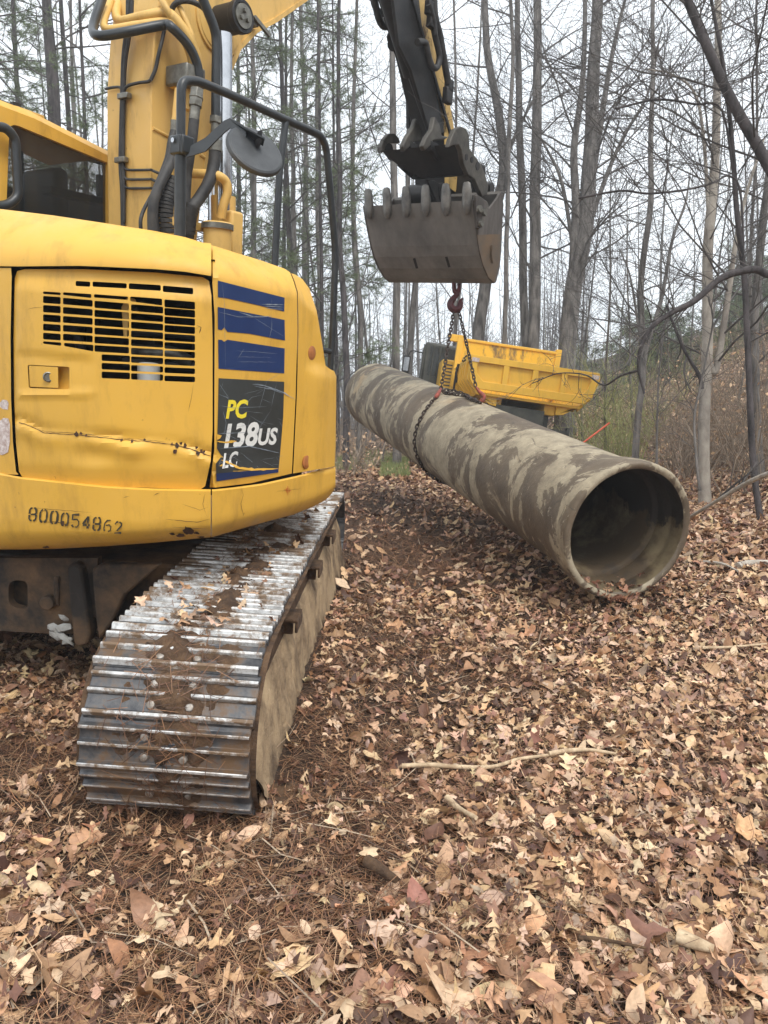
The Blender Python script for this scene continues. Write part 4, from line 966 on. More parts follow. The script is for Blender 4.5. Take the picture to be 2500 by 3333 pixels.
mb = MB(); c = EO+UE*.84; mb.lathe(EO+UE*.6, UE, [(0, .5), (.3, .5), (.3, .01)], 32); mb.box(EO+UE*.90+FB*.1, RB, FB, UE, 1.2, 1.0, .05); mb.build('slewing_ring', 'carbody', exc, 40)
# ------------------------------------------------------------------ PIPE
PZ = 5.1
PA = c2w(.3188*PZ, .0266*PZ, PZ); th_, ph_ = math.radians(-17.5), math.radians(-16.76)
PD = dirw(math.sin(th_)*math.cos(ph_), math.sin(ph_), math.cos(th_)*math.cos(ph_)).normalized()
PR, PRB, PL_ = .0860*PZ, .0941*PZ, 1.196*PZ
mb = MB(); N_ = 160
wob = lambda a, t_: 1
prof = [(.012, PRB-.050), (0, PRB-.040), (-.004, PRB-.02), (.0, PRB-.006), (.012, PRB), (.06, PRB+.002), (.14, PRB-.002), (.22, PRB-.014), (.32, PRB-.034), (.40, PR+.004), (.55, PR), (1.3, PR), (2.3, PR), (3.0, PR+.001), (3.45, PR+.002), (3.47, PR+.007), (3.60, PR+.007), (3.62, PR+.001), (4.5, PR), (5.3, PR), (PL_-.30, PR), (PL_-.29, PR-.008), (PL_-.25, PR-.008), (PL_-.24, PR), (PL_-.07, PR), (PL_-.03, PR-.006), (PL_, PR-.03), (PL_, PR-.055)]
a1 = PD.orthogonal().normalized(); b1 = PD.cross(a1)
def ringrow(t_, r, k=0): return [PA+PD*t_+(a1*math.cos(2*math.pi*i/N_)+b1*math.sin(2*math.pi*i/N_))*(r-(.012*max(0, noise.noise(V((math.cos(2*math.pi*i/N_)*9, math.sin(2*math.pi*i/N_)*9, 3)))) if abs(t_) < .015 and r > PRB-.03 else 0)+.0035*noise.noise(V((math.cos(2*math.pi*i/N_)*3, math.sin(2*math.pi*i/N_)*3, t_*2)))) for i in range(N_)]
mb.grid([ringrow(*p) for p in prof], 0, True)
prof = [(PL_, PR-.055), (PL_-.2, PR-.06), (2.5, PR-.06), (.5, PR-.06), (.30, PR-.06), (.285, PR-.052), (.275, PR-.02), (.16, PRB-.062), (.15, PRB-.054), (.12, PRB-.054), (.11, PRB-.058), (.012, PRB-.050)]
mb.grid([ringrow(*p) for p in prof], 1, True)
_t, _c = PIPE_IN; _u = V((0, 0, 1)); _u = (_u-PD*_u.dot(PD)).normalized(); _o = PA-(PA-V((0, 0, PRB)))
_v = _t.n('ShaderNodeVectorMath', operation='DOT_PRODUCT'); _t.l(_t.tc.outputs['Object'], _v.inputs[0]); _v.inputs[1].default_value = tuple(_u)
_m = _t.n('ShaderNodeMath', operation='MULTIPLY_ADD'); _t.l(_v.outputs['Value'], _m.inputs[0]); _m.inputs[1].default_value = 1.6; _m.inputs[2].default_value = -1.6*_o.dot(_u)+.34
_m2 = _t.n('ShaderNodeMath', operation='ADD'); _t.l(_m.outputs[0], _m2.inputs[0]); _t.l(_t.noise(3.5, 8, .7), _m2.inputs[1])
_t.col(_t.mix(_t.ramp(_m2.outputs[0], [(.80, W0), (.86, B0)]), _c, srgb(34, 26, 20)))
_s = PD.cross(_u).normalized()
for _i, (_d, _k) in enumerate(((PD, 2.3), (_s, 1.7), (_u, 1.35))):
    _v = PIPE_T.n('ShaderNodeVectorMath', operation='DOT_PRODUCT'); PIPE_T.l(PIPE_T.tc.outputs['Object'], _v.inputs[0]); _v.inputs[1].default_value = tuple(_d*_k); PIPE_T.l(_v.outputs['Value'], PIPE_C.inputs[_i])
pipe = thing('concrete_pipe', PA-V((0, 0, PRB)), 'long mud streaked concrete pipe slung from the bucket, its open end on the leaves', 'pipe')
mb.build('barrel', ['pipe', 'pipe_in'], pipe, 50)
def cylhit(px, py, off=.0, R=None):
    R = R or PR; r = ray(px, py).normalized(); w_ = CAM-PA; dp = r-PD*r.dot(PD); wp = w_-PD*w_.dot(PD)
    A_, B_, C_ = dp.dot(dp), 2*dp.dot(wp), wp.dot(wp)-(R+off)**2; D_ = B_*B_-4*A_*C_
    return CAM+r*((-B_-math.sqrt(max(0, D_)))/(2*A_))
# ------------------------------------------------------------------ CHAIN
def z3(x, y): return (1300+x/4.1475, 900+y/4.1475)
def z2(x, y): return (1100+x/3.016, 1150+y/3.016)
HZ = 8.35
hookp = at(*z3(775, 400), HZ)
rig = thing('lifting_hook', at(*z3(775, 120), HZ), 'dark red swivel lifting hook hanging from the underside of the bucket', 'hook')
m_ = MB(); k3 = lambda P, Z=HZ: [at(*z3(x, y), Z) for x, y in P]
m_.tube(k3([(735, 60), (735, 150), (745, 200), (780, 222), (800, 195), (808, 150), (805, 60)]), [.022, .022, .026, .030, .026, .022, .022], 10); m_.build('hook_shackle', 'redhook', rig, 50)
m_ = MB(); P = crom(k3([(778, 215), (778, 245), (735, 290), (700, 340), (690, 385), (715, 430), (762, 446), (805, 425), (825, 370), (835, 325), (858, 292)]), 4); n = len(P)
m_.tube(P, [interp(i/(n-1), [(0, .030), (.12, .026), (.25, .036), (.5, .042), (.7, .036), (.85, .028), (1, .008)]) for i in range(n)], 12); m_.build('hook_body', 'redhook', rig, 50)
chain = thing('sling_chain', hookp, 'rusty steel chain choked round the middle of the pipe and hung over the red hook', 'chain')
def stadium(n=5):
    P = []
    for i in range(n+1): a = -math.pi/2+math.pi*i/n; P.append(V((.010+.013*math.cos(a), .013*math.sin(a), 0)))
    for i in range(n+1): a = math.pi/2+math.pi*i/n; P.append(V((-.010+.013*math.cos(a), .013*math.sin(a), 0)))
    return P
def linkgeo(m_, O, t_, s_, sc_=1.0):
    b = t_.cross(s_).normalized(); st = stadium(); n = len(st); rows = []
    for i in range(n):
        p = st[i]; tg = (st[(i+1) % n]-st[i-1]).normalized(); nn = V((-tg.y, tg.x, 0)); r = []
        for k in range(7):
            a = 2*math.pi*k/7; q = p*sc_+nn*(.0062*sc_*math.cos(a)); z = .0062*sc_*math.sin(a); r.append(O+t_*q.x+s_*q.y+b*z)
        rows.append(r)
    rows.append(rows[0]); m_.grid(rows, None, True)
nlinks = 0; rest = MB()
def run_chain(path, spacing=.0335, up=None, parts=True, sc_=1.15):
    global nlinks
    P = crom(path, 12); cumL = [0]
    for a, b in zip(P, P[1:]): cumL.append(cumL[-1]+(b-a).length)
    n = max(1, int(cumL[-1]/(spacing*sc_)))
    side0 = None
    for k in range(n):
        s = (k+.5)*cumL[-1]/n; i = max(j for j in range(len(cumL)-1) if cumL[j] <= s); u = (s-cumL[i])/(cumL[i+1]-cumL[i]+1e-9)
        p = P[i].lerp(P[i+1], u); t_ = (P[i+1]-P[i]).normalized(); v = V((.3, .2, 1)) if up is None else up(p)
        s1 = (v-t_*v.dot(t_)).normalized(); s2 = t_.cross(s1).normalized(); ang = .5+(math.pi/2 if k % 2 else 0)+.25*math.sin(k*1.7)
        sd = s1*math.cos(ang)+s2*math.sin(ang)
        if parts:
            m_ = MB(); linkgeo(m_, p, t_, sd, sc_); m_.build('chain_link', 'chain', chain, 60)
        else: linkgeo(rest, p, t_, sd, sc_)
        nlinks += 1
radial = lambda p: (p-PA-PD*(p-PA).dot(PD)).normalized()
hub = at(*z3(762, 430), HZ)
left_end = cylhit(*z3(560, 1530), .02)
right_end = at(*z3(1030, 1480), 8.15)
run_chain([hub, at(*z3(735, 470), HZ), at(*z3(650, 980), HZ+(depth(left_end)-HZ)*.5), left_end], parts=True)
run_chain([at(*z3(780, 440), HZ), at(*z3(815, 520), HZ), at(*z3(900, 880), 8.27), at(*z3(960, 1150), 8.2), right_end])
wrap = [cylhit(*z2(x, y), .014) for x, y in ((965, 430), (920, 480), (860, 560), (805, 655), (768, 750), (752, 870), (770, 985), (815, 1085), (872, 1168), (940, 1215))]
run_chain(wrap, up=radial)
# hidden far half of the choker goes round the back of the pipe to the top again
def polar(p): d = p-PA; t_ = d.dot(PD); e = d-PD*t_; return t_, math.atan2(e.dot(b1), e.dot(a1))
t0, g0 = polar(wrap[-1]); tL, gL = polar(left_end); tW, gW = polar(wrap[0]); tM, gM = polar(wrap[4])
dirn = 1 if ((gM-gW+math.pi) % (2*math.pi)-math.pi) > 0 else -1
span = (gL-g0)*dirn % (2*math.pi); bk = []
for i in range(25): g = g0+dirn*span*i/24; t_ = t0+(tL-t0)*i/24; bk.append(PA+PD*t_+(a1*math.cos(g)+b1*math.sin(g))*(PR+.014))
run_chain(bk, up=radial, parts=False)
ro = rest.build('chain_links_behind', 'chain', chain, 60); ro['kind'] = 'stuff'
tail = [cylhit(*z3(x, y), .018) for x, y in ((590, 1562), (680, 1578), (780, 1592), (880, 1608), (960, 1640), (1040, 1668))]
run_chain(tail, up=radial)
run_chain([cylhit(*z3(x, y), .02) for x, y in ((900, 1622), (980, 1655), (1060, 1690), (1100, 1700))], up=radial)
m_ = MB(); P = crom([left_end+radial(left_end)*.01, cylhit(*z3(530, 1570), .03), cylhit(*z3(505, 1610), .03), cylhit(*z3(480, 1640), .02)], 5); m_.tube(P, [interp(i/(len(P)-1), [(0, .012), (.3, .02), (.7, .024), (1, .012)]) for i in range(len(P))], 10); m_.build('choker_hook', 'rusthook', chain, 50)
m_ = MB(); Zg = 8.1; P = crom([at(*z3(x, y), Zg) for x, y in ((1035, 1490), (1062, 1530), (1085, 1560), (1120, 1590), (1138, 1625), (1128, 1665), (1100, 1682), (1080, 1665))], 4); n = len(P)
m_.tube(P, [interp(i/(n-1), [(0, .012), (.2, .017), (.5, .026), (.8, .022), (1, .008)]) for i in range(n)], 10); m_.tube([at(*z3(1062, 1500), Zg), at(*z3(1075, 1560), Zg)], .009, 8); m_.build('grab_hook', 'rusthook', chain, 50)
# ------------------------------------------------------------------ DUMP CARRIER
TZ = 13.8
TO = at(1534, 1158, TZ)
tR_ = (c2w((1946-1250)/F*13.86, (1219-1666.5)/F*13.86, 13.86)-TO).normalized()
tF_ = (V((-.05, 1, 0))); tF_ = (tF_-tR_*tF_.dot(tR_)).normalized(); tU_ = tR_.cross(tF_).normalized()
BWid = 2.30
def T(a, f, u): return TO+tR_*a+tF_*f+tU_*u
trk = thing('dump_carrier', T(1.15, 1.5, -2.0), 'yellow tracked dump carrier parked behind the pipe, its tailgate towards us', 'dump carrier')
def bxt(m_, a0, a1_, f0, f1, u0, u1, mi=None): m_.box(T((a0+a1_)/2, (f0+f1)/2, (u0+u1)/2), tR_, tF_, tU_, a1_-a0, f1-f0, u1-u0, mi); return m_
BL = 3.0
# hull: side walls, floor
m_ = MB(); sec = [(0, 0), (0, -.40), (.20, -.64), (2.10, -.64), (2.3, -.40), (2.3, 0), (2.25, 0), (2.25, -.38), (2.08, -.59), (.22, -.59), (.05, -.38), (.05, 0)]
m_.prism([T(a, .02, u-.02) for a, u in sec], tF_*BL); bed = m_.build('dump_bed', 'yellow_bed', trk, 30, .008)
# headboard with stained inner face, posts
m_ = MB(); m_.prism([T(a, BL, u) for a, u in ((.02, -.7), (.02, .62), (2.22, .62), (2.22, -.7))], tF_*.06)
t = NT('scraped_bed_paint'); c = t.mix(t.ramp(t.noise(3, 9, .75, stretch=(1, 1, .35)), [(.50, W0), (.62, B0)]), (.80, .46, .03, 1), srgb(120, 98, 60))
sx = t.n('ShaderNodeSeparateXYZ'); t.l(t.tc.outputs['Object'], sx.inputs[0]); t.col(c); t.rough(.5); M['bed_inner'] = t.m
hb = m_.build('headboard', 'bed_inner', trk, 30, .006)
m_ = MB(); bxt(m_, -.02, .10, BL-.05, BL+.12, -.5, .70); bxt(m_, -.22, .06, BL-.02, BL+.10, .55, .70); bxt(m_, 2.14, 2.26, BL-.05, BL+.12, -.4, .70); bxt(m_, .0, 2.2, BL-.03, BL+.09, .59, .65); m_.build('headboard_post', 'yellow_bed', hb, 30, .01)
# flared left side top rail and ribs
m_ = MB(); m_.prism([T(-.03, f, u) for f, u in ((0, 0), (0, -.10), (1.4, -.13), (2.2, -.16), (2.2, -.05), (1.4, 0))], tR_*.10); m_.prism([T(2.23, f, u) for f, u in ((0, 0), (0, -.10), (2.9, -.10), (2.9, 0))], tR_*.08); m_.build('side_rail', 'yellow_bed', bed, 30, .008)
for i in range(8):
    f = .22+i*.36
    for s, a in ((1, 0), (-1, 2.3)):
        m_ = MB(); m_.prism([T(a+s*x, f, u) for x, u in ((-.05, -.10), (-.05, -.42), (.18, -.70), (.22, -.64), (.02, -.40), (.02, -.10))], tF_*.06); m_.build('side_rib', 'yellow_bed', bed, 30, .005)
for f in (.1, .8, 1.5, 2.2):
    for s_, a_ in ((1, 0), (-1, 2.3)): m_ = MB(); m_.prism([T(a_+s_*a, f, u) for a, u in ((.12, -.56), (.2, -.645), (.60, -.645), (.60, -.82), (.46, -.80))], tF_*.08); m_.build('floor_rib', 'yellow_bed', bed, 30, .006)
m_ = MB(); bxt(m_, .50, .70, .19, 2.9, -.84, -.642); bxt(m_, 1.5, 1.70, .19, 2.9, -.84, -.642); m_.build('bed_beam', 'yellow_bed', bed, 30, .01)
# tailgate: plate set back, outer rim and uprights
m_ = MB(); gate = [(-.02, .02), (2.33, .02), (2.36, -.12), (2.26, -.42), (2.16, -.56), (.16, -.56), (.04, -.42), (-.02, -.12)]
m_.prism([T(a, .0, u) for a, u in [(.1, -.08), (2.2, -.08), (2.22, -.40), (2.1, -.48), (.2, -.48), (.1, -.40)]], tF_*.03); tg = m_.build('tailgate', 'yellow_bed', trk, 30)
m_ = MB(); I_ = [(.16, -.09), (2.18, -.09), (2.2, -.14), (2.17, -.29), (2.06, -.42), (.28, -.42), (.14, -.29), (.13, -.14)]
n = 8; fr = [T(a, -.055, u) for a, u in gate]; fi = [T(a, -.055, u) for a, u in I_]; bi = [T(a, 0, u) for a, u in I_]; bo = [T(a, .05, u) for a, u in gate]
m_.add(fr+fi+bi+bo, sum([[(i, (i+1) % n, n+(i+1) % n, n+i), (n+i, n+(i+1) % n, 2*n+(i+1) % n, 2*n+i), (3*n+i, 3*n+(i+1) % n, (i+1) % n, i)] for i in range(n)], []))
m_.build('tailgate_rim', 'yellow_bed', tg, 30, .006)
for a in (.66, 1.19, 1.72): m_ = MB(); m_.prism([T(a-.05, -.05, -.085), T(a+.05, -.05, -.085), T(a+.05, -.05, -.425), T(a-.05, -.05, -.425)], tF_*.05); m_.build('tailgate_upright', 'yellow_bed', tg, 30, .006)
for a0 in (.02, 2.2): m_ = MB(); bxt(m_, a0, a0+.13, -.066, -.058, -.095, -.025); m_.build('reflector_plate', 'reflector', tg, 0)
m_ = MB(); bxt(m_, -.04, .02, .30, 1.15, -.10, .06); 
pl_ = m_.build('hinge_plate', 'yellow_bed', tg, 30, .01)
m_ = MB(); r_ = random.Random(1)
for f, u in ((.35, .02), (.42, -.05), (.5, .02), (.56, -.05), (.70, .01), (.78, -.05), (.95, -.02)): m_.lathe(T(-.04, f, u), -tR_, [(0, .018), (.02, .018), (.02, .001)], 6)
m_.build('hinge_bolt', 'black', pl_, 30)
m_ = MB(); m_.tube([T(-.08, 1.3, -.06), T(-.10, 1.32, -.25), T(-.06, 1.35, -.42)], .025, 8); m_.tube([T(-.07, 1.62, -.1), T(-.07, 1.66, -.75)], .022, 8); m_.build('latch_rod', 'black', tg, 40)
# chassis
m_ = MB(); bxt(m_, .52, 1.62, .25, 4.6, -1.25, -.85); bxt(m_, .42, 1.5, .12, .3, -1.22, -.78); ch = m_.build('chassis', 'frame_grey', trk, 30, .01)
m_ = MB(); bxt(m_, 1.5, 2.0, .1, .2, -1.16, -1.08); bxt(m_, 1.95, 2.0, .08, .22, -1.28, -1.02); m_.build('rear_bar', 'frame_grey', ch, 30)
m_ = MB(); bxt(m_, .92, 1.02, .09, .118, -1.08, -1.0); m_.tube([T(.85, .08, -1.05), T(1.08, .08, -1.05)], .02, 8); m_.build('hitch', 'black', ch, 30)
m_ = MB(); bxt(m_, .60, .80, .112, .118, -1.045, -1.00, 0); bxt(m_, .58, .82, .112, .118, -1.10, -1.047, 1); m_.build('warning_label', ['redlabel', 'white'], ch, 0)
m_ = MB(); bxt(m_, .78, 1.15, .112, .118, -1.20, -1.15, 0); m_.build('plate_label', 'black', ch, 0)
for k in range(11): 
    m_ = MB(); bxt(m_, .82+k*.028, .82+k*.028+.016, .108, .1118, -1.19, -1.165, 0); m_.build('label_mark', 'lemon', ch, 0)
for a0, mt in ((1.35, 'white'), (1.32, 'redlabel')): m_ = MB(); bxt(m_, a0, a0+(.12 if mt == 'white' else .06), .108, .118, -1.20 if mt == 'white' else -1.08, -1.15 if mt == 'white' else -1.03); m_.build('rear_lamp', mt, ch, 0)
# rubber tracks
for s, a0 in ((0, -.05), (1, 1.75)):
    m_ = MB(); P = []; hh = .36; L = 3.9; cyy = -1.25-hh+.02; nn = 120
    per = []
    for i in range(nn):
        u = i/nn
        if u < .35: per.append((.35+hh+(L-2*hh)*u/.35, hh)); 
        elif u < .5: a = math.pi/2-math.pi*(u-.35)/.15; per.append((.35+L-hh+hh*math.cos(a), hh*math.sin(a)))
        elif u < .85: per.append((.35+L-hh-(L-2*hh)*(u-.5)/.35, -hh))
        else: a = -math.pi/2-math.pi*(u-.85)/.15; per.append((.35+hh+hh*math.cos(a), hh*math.sin(a)))
    rows = []
    for w0, ins in ((0, .06), (0, 0), (.6, 0), (.6, .06)):
        row = []
        for i, (f, u) in enumerate(per):
            k = 1 if (i//2) % 2 else 0; sc2 = 1-(.10 if not k and ins == 0 else 0)-ins
            fc = .35+L/2; row.append(T(a0+w0, (f-fc)*(1-(1-sc2)*.2)+fc, cyy+u*sc2))
        rows.append(row)
    rows.append(rows[0]); m_.grid(rows, None, True); rt = m_.build('rubber_track', 'rubbertrack', trk, 30)
    m_ = MB(); bxt(m_, a0+.05, a0+.55, .6, 3.9, cyy-.2, cyy+.2); m_.build('track_beam', 'frame_grey', rt, 30)
# engine cover with vents, cab, mirror, operator side
m_ = MB(); bxt(m_, -.25, .34, 3.35, 4.4, -1.0, .18); bxt(m_, .34, 2.2, 3.3, 4.5, -1.0, .10); ec = m_.build('engine_cover', 'yellow_bed', trk, 30, .03)
for i in range(11):
    m_ = MB(); bxt(m_, -.16, -.02, 3.34, 3.352, -.70+i*.075, -.672+i*.075); m_.build('vent_slot', 'frame_grey', ec, 0)
m_ = MB(); bxt(m_, .03, .14, 2.6, 2.66, -.75, .02); m_.build('warning_post', 'lemon', trk, 30)
m_ = MB(); bxt(m_, -.62, .30, 4.45, 5.9, -.9, .62); cb = m_.build('cab', 'frame_grey', trk, 30, .05)
m_ = MB(); bxt(m_, -.50, .20, 4.43, 4.452, -.15, .52); m_.build('rear_window', 'glass', cb, 0)
m_ = MB(); bxt(m_, -.63, -.618, 4.55, 5.1, -.6, .5); bxt(m_, -.63, -.618, 5.2, 5.8, -.3, .5); m_.build('side_window', 'glass', cb, 0)
for a0 in (-.64, -.42, -.26): m_ = MB(); m_.tube([T(a0, 4.42, -.9), T(a0, 4.42, .55)], .02, 8); m_.build('grab_bar', 'frame_grey', cb, 40)
m_ = MB(); m_.tube(bend([T(-.6, 4.6, .35), T(-.95, 4.5, .38), T(-1.0, 4.5, .2)], .1), .015, 8); mi_ = m_.build('mirror_arm', 'black', cb, 40)
m_ = MB(); bxt(m_, -1.10, -.93, 4.46, 4.52, -.18, .24); m_.build('side_mirror', 'black', mi_, 30, .02)
m_ = MB(); bxt(m_, -1.075, -.955, 4.452, 4.458, -.12, .20); m_.build('mirror_glass', 'chrome', mi_, 0)
# orange stake leaning by the truck
st = MB(); a = at(1905, 1436, 11.5); b = at(1983, 1377, 11.9); st.tube([a+(a-b)*.8, b], .015, 6); so_ = st.build('marker_stake', 'orange', None, 40); tag(so_, 'thin bright orange stake leaning in the brush beside the dump carrier', 'stake')
# ------------------------------------------------------------------ TREES
def rvec(r): 
    while True:
        v = V((r.uniform(-1, 1), r.uniform(-1, 1), r.uniform(-1, 1)))
        if .05 < v.length < 1: return v.normalized()
def wander(r, p, d, L, n, crook, lift=0.0, r0=.1, r1=.05):
    P = [p]; R = [r0]; s = L/n; d = d.normalized()
    for i in range(n):
        d = (d+rvec(r)*crook+V((0, 0, lift))).normalized(); P.append(P[-1]+d*s); R.append(r0+(r1-r0)*(i+1)/n)
    return P, R, d
class Quota: pass
def branch(mb, r, p, d, L, r0, lvl, maxl, dens=1.0, droop=0.0, leaves=None):
    n = (7, 6, 5, 3, 2)[min(lvl, 4)]; crook = (.10, .2, .26, .3, .3)[min(lvl, 4)]
    P, R, de = wander(r, p, d, L, n, crook, (.06, .03, .02, 0, 0)[min(lvl, 4)]-droop, r0, r0*.32 if lvl < maxl else r0*.4)
    mb.tube(P, R, (8, 6, 5, 3, 3)[min(lvl, 4)], False)
    if lvl >= maxl: 
        if leaves is not None and r.random() < leaves[1]: leaves[0].append((P[-1], de))
        return
    k = int(((6, 6, 6, 5, 4)[min(lvl, 4)])*dens+r.random())
    for i in range(k):
        t_ = .22+.78*(i+r.random())/k; f = t_*n; j = min(n-1, int(f)); q = P[j].lerp(P[j+1], f-j); dd = (P[j+1]-P[j]).normalized()
        ax = dd.cross(rvec(r)).normalized(); ang = r.uniform(.45, 1.05)
        nd = (dd*math.cos(ang)+ax*math.sin(ang)); 
        branch(mb, r, q, nd, L*r.uniform(.38, .62)*(1.15-t_*.45), max(.0028, R[j]*r.uniform(.42, .62)), lvl+1, maxl, dens, droop, leaves)
def tree_from_path(name, path, radii, seed, mats=('bark', 'twig'), nb=14, lo=.3, blen=3.2, maxl=3, dens=1.0, droop=0, fork=None, group=None, label='', brange=1.0):
    """path: world points base to top"""
    r = random.Random(seed); base = V(path[0])
    tr = thing(name, base, label, 'tree', group)
    P = crom(path, 5); n = len(P); P = [p+V((noise.noise(p*.7+V((seed, 0, 0)))*.05, noise.noise(p*.7+V((0, seed, 0)))*.05, 0))*(1 if i else 0) for i, p in enumerate(P)]
    R = [interp(i/(n-1), radii) for i in range(n)]
    t_ = MB(); t_.tube(P, R, 14, True)
    t_.build('trunk', mats[0], tr, 60)
    c = MB(); Ltot = sum((b-a).length for a, b in zip(P, P[1:]))
    for k in range(nb):
        u = lo+(1-lo)*(k+r.random())/nb; f = u*(n-1); j = min(n-2, int(f)); q = P[j].lerp(P[j+1], f-j); dd = (P[j+1]-P[j]).normalized()
        a = r.uniform(0, 2*math.pi); up = r.uniform(.15, .9); d = V((math.cos(a), math.sin(a), up)).normalized()
        branch(c, r, q, d, blen*r.uniform(.5, 1.2)*(1.25-u*.6)*brange, max(.006, min(R[j]*.30, .030)*r.uniform(.4, 1)), 1, maxl, dens, droop)
    if fork:
        for (u, path2, r2) in fork:
            f = u*(n-1); j = min(n-2, int(f)); q = P[j]; P2 = crom([q]+path2, 5); m = len(P2); t2 = MB()
            R2 = [max(.01, r2*(1-.75*i/(m-1))) for i in range(m)]; t2.tube(P2, R2, 10, False); t2.build('limb', mats[0], tr, 60)
            for k in range(int(nb*.6)):
                i = int((.15+.8*r.random())*(m-2)); a = r.uniform(0, 2*math.pi); d = V((math.cos(a), math.sin(a), r.uniform(.1, 1))).normalized()
                branch(c, r, P2[i], d, blen*r.uniform(.4, 1.0), max(.006, min(.025, R2[i]*.35)), 1, maxl, dens, droop)
    if c.v: c.build('crown', mats[1], tr, 0)
    return tr
def copy_tree(o, parent=None):
    c = o.copy(); COL.objects.link(c)
    if parent: c.parent = parent
    for ch in list(o.children): copy_tree(ch, c)
    return c
def tpx(pts, Z, up=None, dz=0.0):     # trunk path through surveyed columns at depth Z
    P = []
    for i, (x, y) in enumerate(pts): P.append(at(x, y, Z+dz*i))
    g = P[0]; P[0] = V((g.x, g.y, gzf(g.x, g.y)-.15)) if up is None else g
    return P
D2S = 1.5069
def dd(*pts): return [(x*D2S, y*D2S) for x, y in pts]
def rad(wpx, Z): return wpx*D2S*Z/F/2
# the trunks one can tell apart: (label, points bottom to top in survey columns, depth, width, bark, branches, blen)
named = [
 ('tall dark pine trunk rising behind the cab at far left', dd((118, 900), (116, 500), (118, 285), (108, 100), (102, -60), (95, -500)), 15, 30, 'bark_dark', 10, 3),
 ('thin grey trunk left of the cab roof', dd((50, 900), (46, 400), (40, 220), (30, 60), (24, -60), (10, -400)), 17, 10, 'bark_dark', 8, 2.5),
 ('slim upright trunk between the dark pine and the boom', dd((165, 900), (162, 500), (158, 200), (152, 0), (145, -400)), 20, 9, 'bark', 8, 2.5),
 ('straight grey trunk behind the left side of the bucket', dd((858, 950), (856, 700), (852, 400), (850, 150), (846, -60), (840, -500)), 17, 17, 'bark', 12, 3.4),
 ('slender trunk directly behind the bucket arm', dd((988, 930), (986, 640), (984, 300), (982, 0), (978, -400)), 20, 7, 'bark', 8, 2.4),
 ('thick leaning trunk just right of the hanging hook', dd((1024, 900), (1034, 740), (1048, 620), (1066, 480), (1086, 380), (1078, 250), (1052, 100), (1040, -200)), 20, 27, 'bark', 12, 3.6),
 ('tall smooth trunk, left one of the close pair right of the bucket', dd((1138, 920), (1134, 740), (1128, 500), (1122, 250), (1117, 0), (1108, -500)), 20, 19, 'bark', 12, 3.6),
 ('tall straight trunk, right one of the close pair right of the bucket', dd((1150, 920), (1152, 740), (1155, 500), (1158, 250), (1162, 0), (1168, -500)), 19, 27, 'bark', 12, 3.6),
 ('big forked grey tree behind the dump bed with trunks splitting low', dd((1216, 950), (1222, 800), (1232, 690), (1250, 560), (1268, 440), (1276, 300), (1284, 120), (1290, -60), (1300, -500)), 18.5, 40, 'bark', 16, 4.2),
 ('rough double trunk right of the big forked tree', dd((1375, 1010), (1378, 900), (1386, 760), (1392, 560), (1404, 400), (1408, 200), (1412, 0), (1415, -400)), 12.5, 15, 'bark', 12, 3),
 ('pale blotchy beech trunk forking high at right', dd((1522, 1115), (1524, 950), (1528, 780), (1532, 600), (1540, 420), (1548, 260), (1552, 0), (1556, -400)), 9.3, 25, 'bark_light', 14, 3),
 ('slim dark curving trunk in front of the beech at right', dd((1650, 1190), (1634, 1050), (1624, 900), (1616, 720), (1612, 600), (1598, 460), (1588, 330), (1570, 200), (1540, 60), (1520, -60)), 7.2, 14, 'bark_dark', 12, 2.2),
 ('thick dark trunk leaning in from the top right corner', dd((1790, 1250), (1740, 700), (1690, 430), (1655, 345), (1590, 230), (1530, 110), (1484, 10), (1440, -100), (1400, -300)), 7.0, 26, 'bark_dark', 18, 2.6),
 ('grey trunk at the right edge of the picture', dd((1640, 1130), (1632, 900), (1634, 680), (1648, 480), (1660, 380), (1680, 100), (1690, -200)), 10, 19, 'bark', 12, 3),
 ('dark thin trunk rising just right of the handrail', dd((750, 955), (748, 800), (742, 640), (736, 480), (733, 300), (735, 100), (732, -300)), 16, 14, 'bark_dark', 12, 3),
 ('grey trunk between the handrail and the bucket', dd((776, 960), (778, 700), (764, 500), (762, 300), (770, 100), (775, -300)), 19, 12, 'bark', 10, 3),
 ('bent trunk showing below the bucket left corner', dd((880, 950), (890, 700), (900, 560), (880, 400), (885, 200), (890, -200)), 21, 14, 'bark', 10, 3),
 ('thin trunk immediately right of the hook chain', dd((1090, 920), (1093, 700), (1096, 400), (1108, 150), (1100, -100), (1095, -400)), 18, 11, 'bark', 10, 3),
 ('upright trunk seen through the handrail frame', dd((545, 900), (548, 500), (550, 250), (545, 60), (542, -300)), 18, 13, 'bark', 12, 3),
 ('narrow pole trunk beside the mirror disc', dd((640, 940), (636, 500), (632, 300), (630, 100), (625, -300)), 20, 11, 'bark', 12, 3),
 ('narrow trunk between mirror and tall handrail post', dd((695, 940), (690, 600), (684, 300), (690, 0), (688, -300)), 21, 12, 'bark', 12, 3),
]
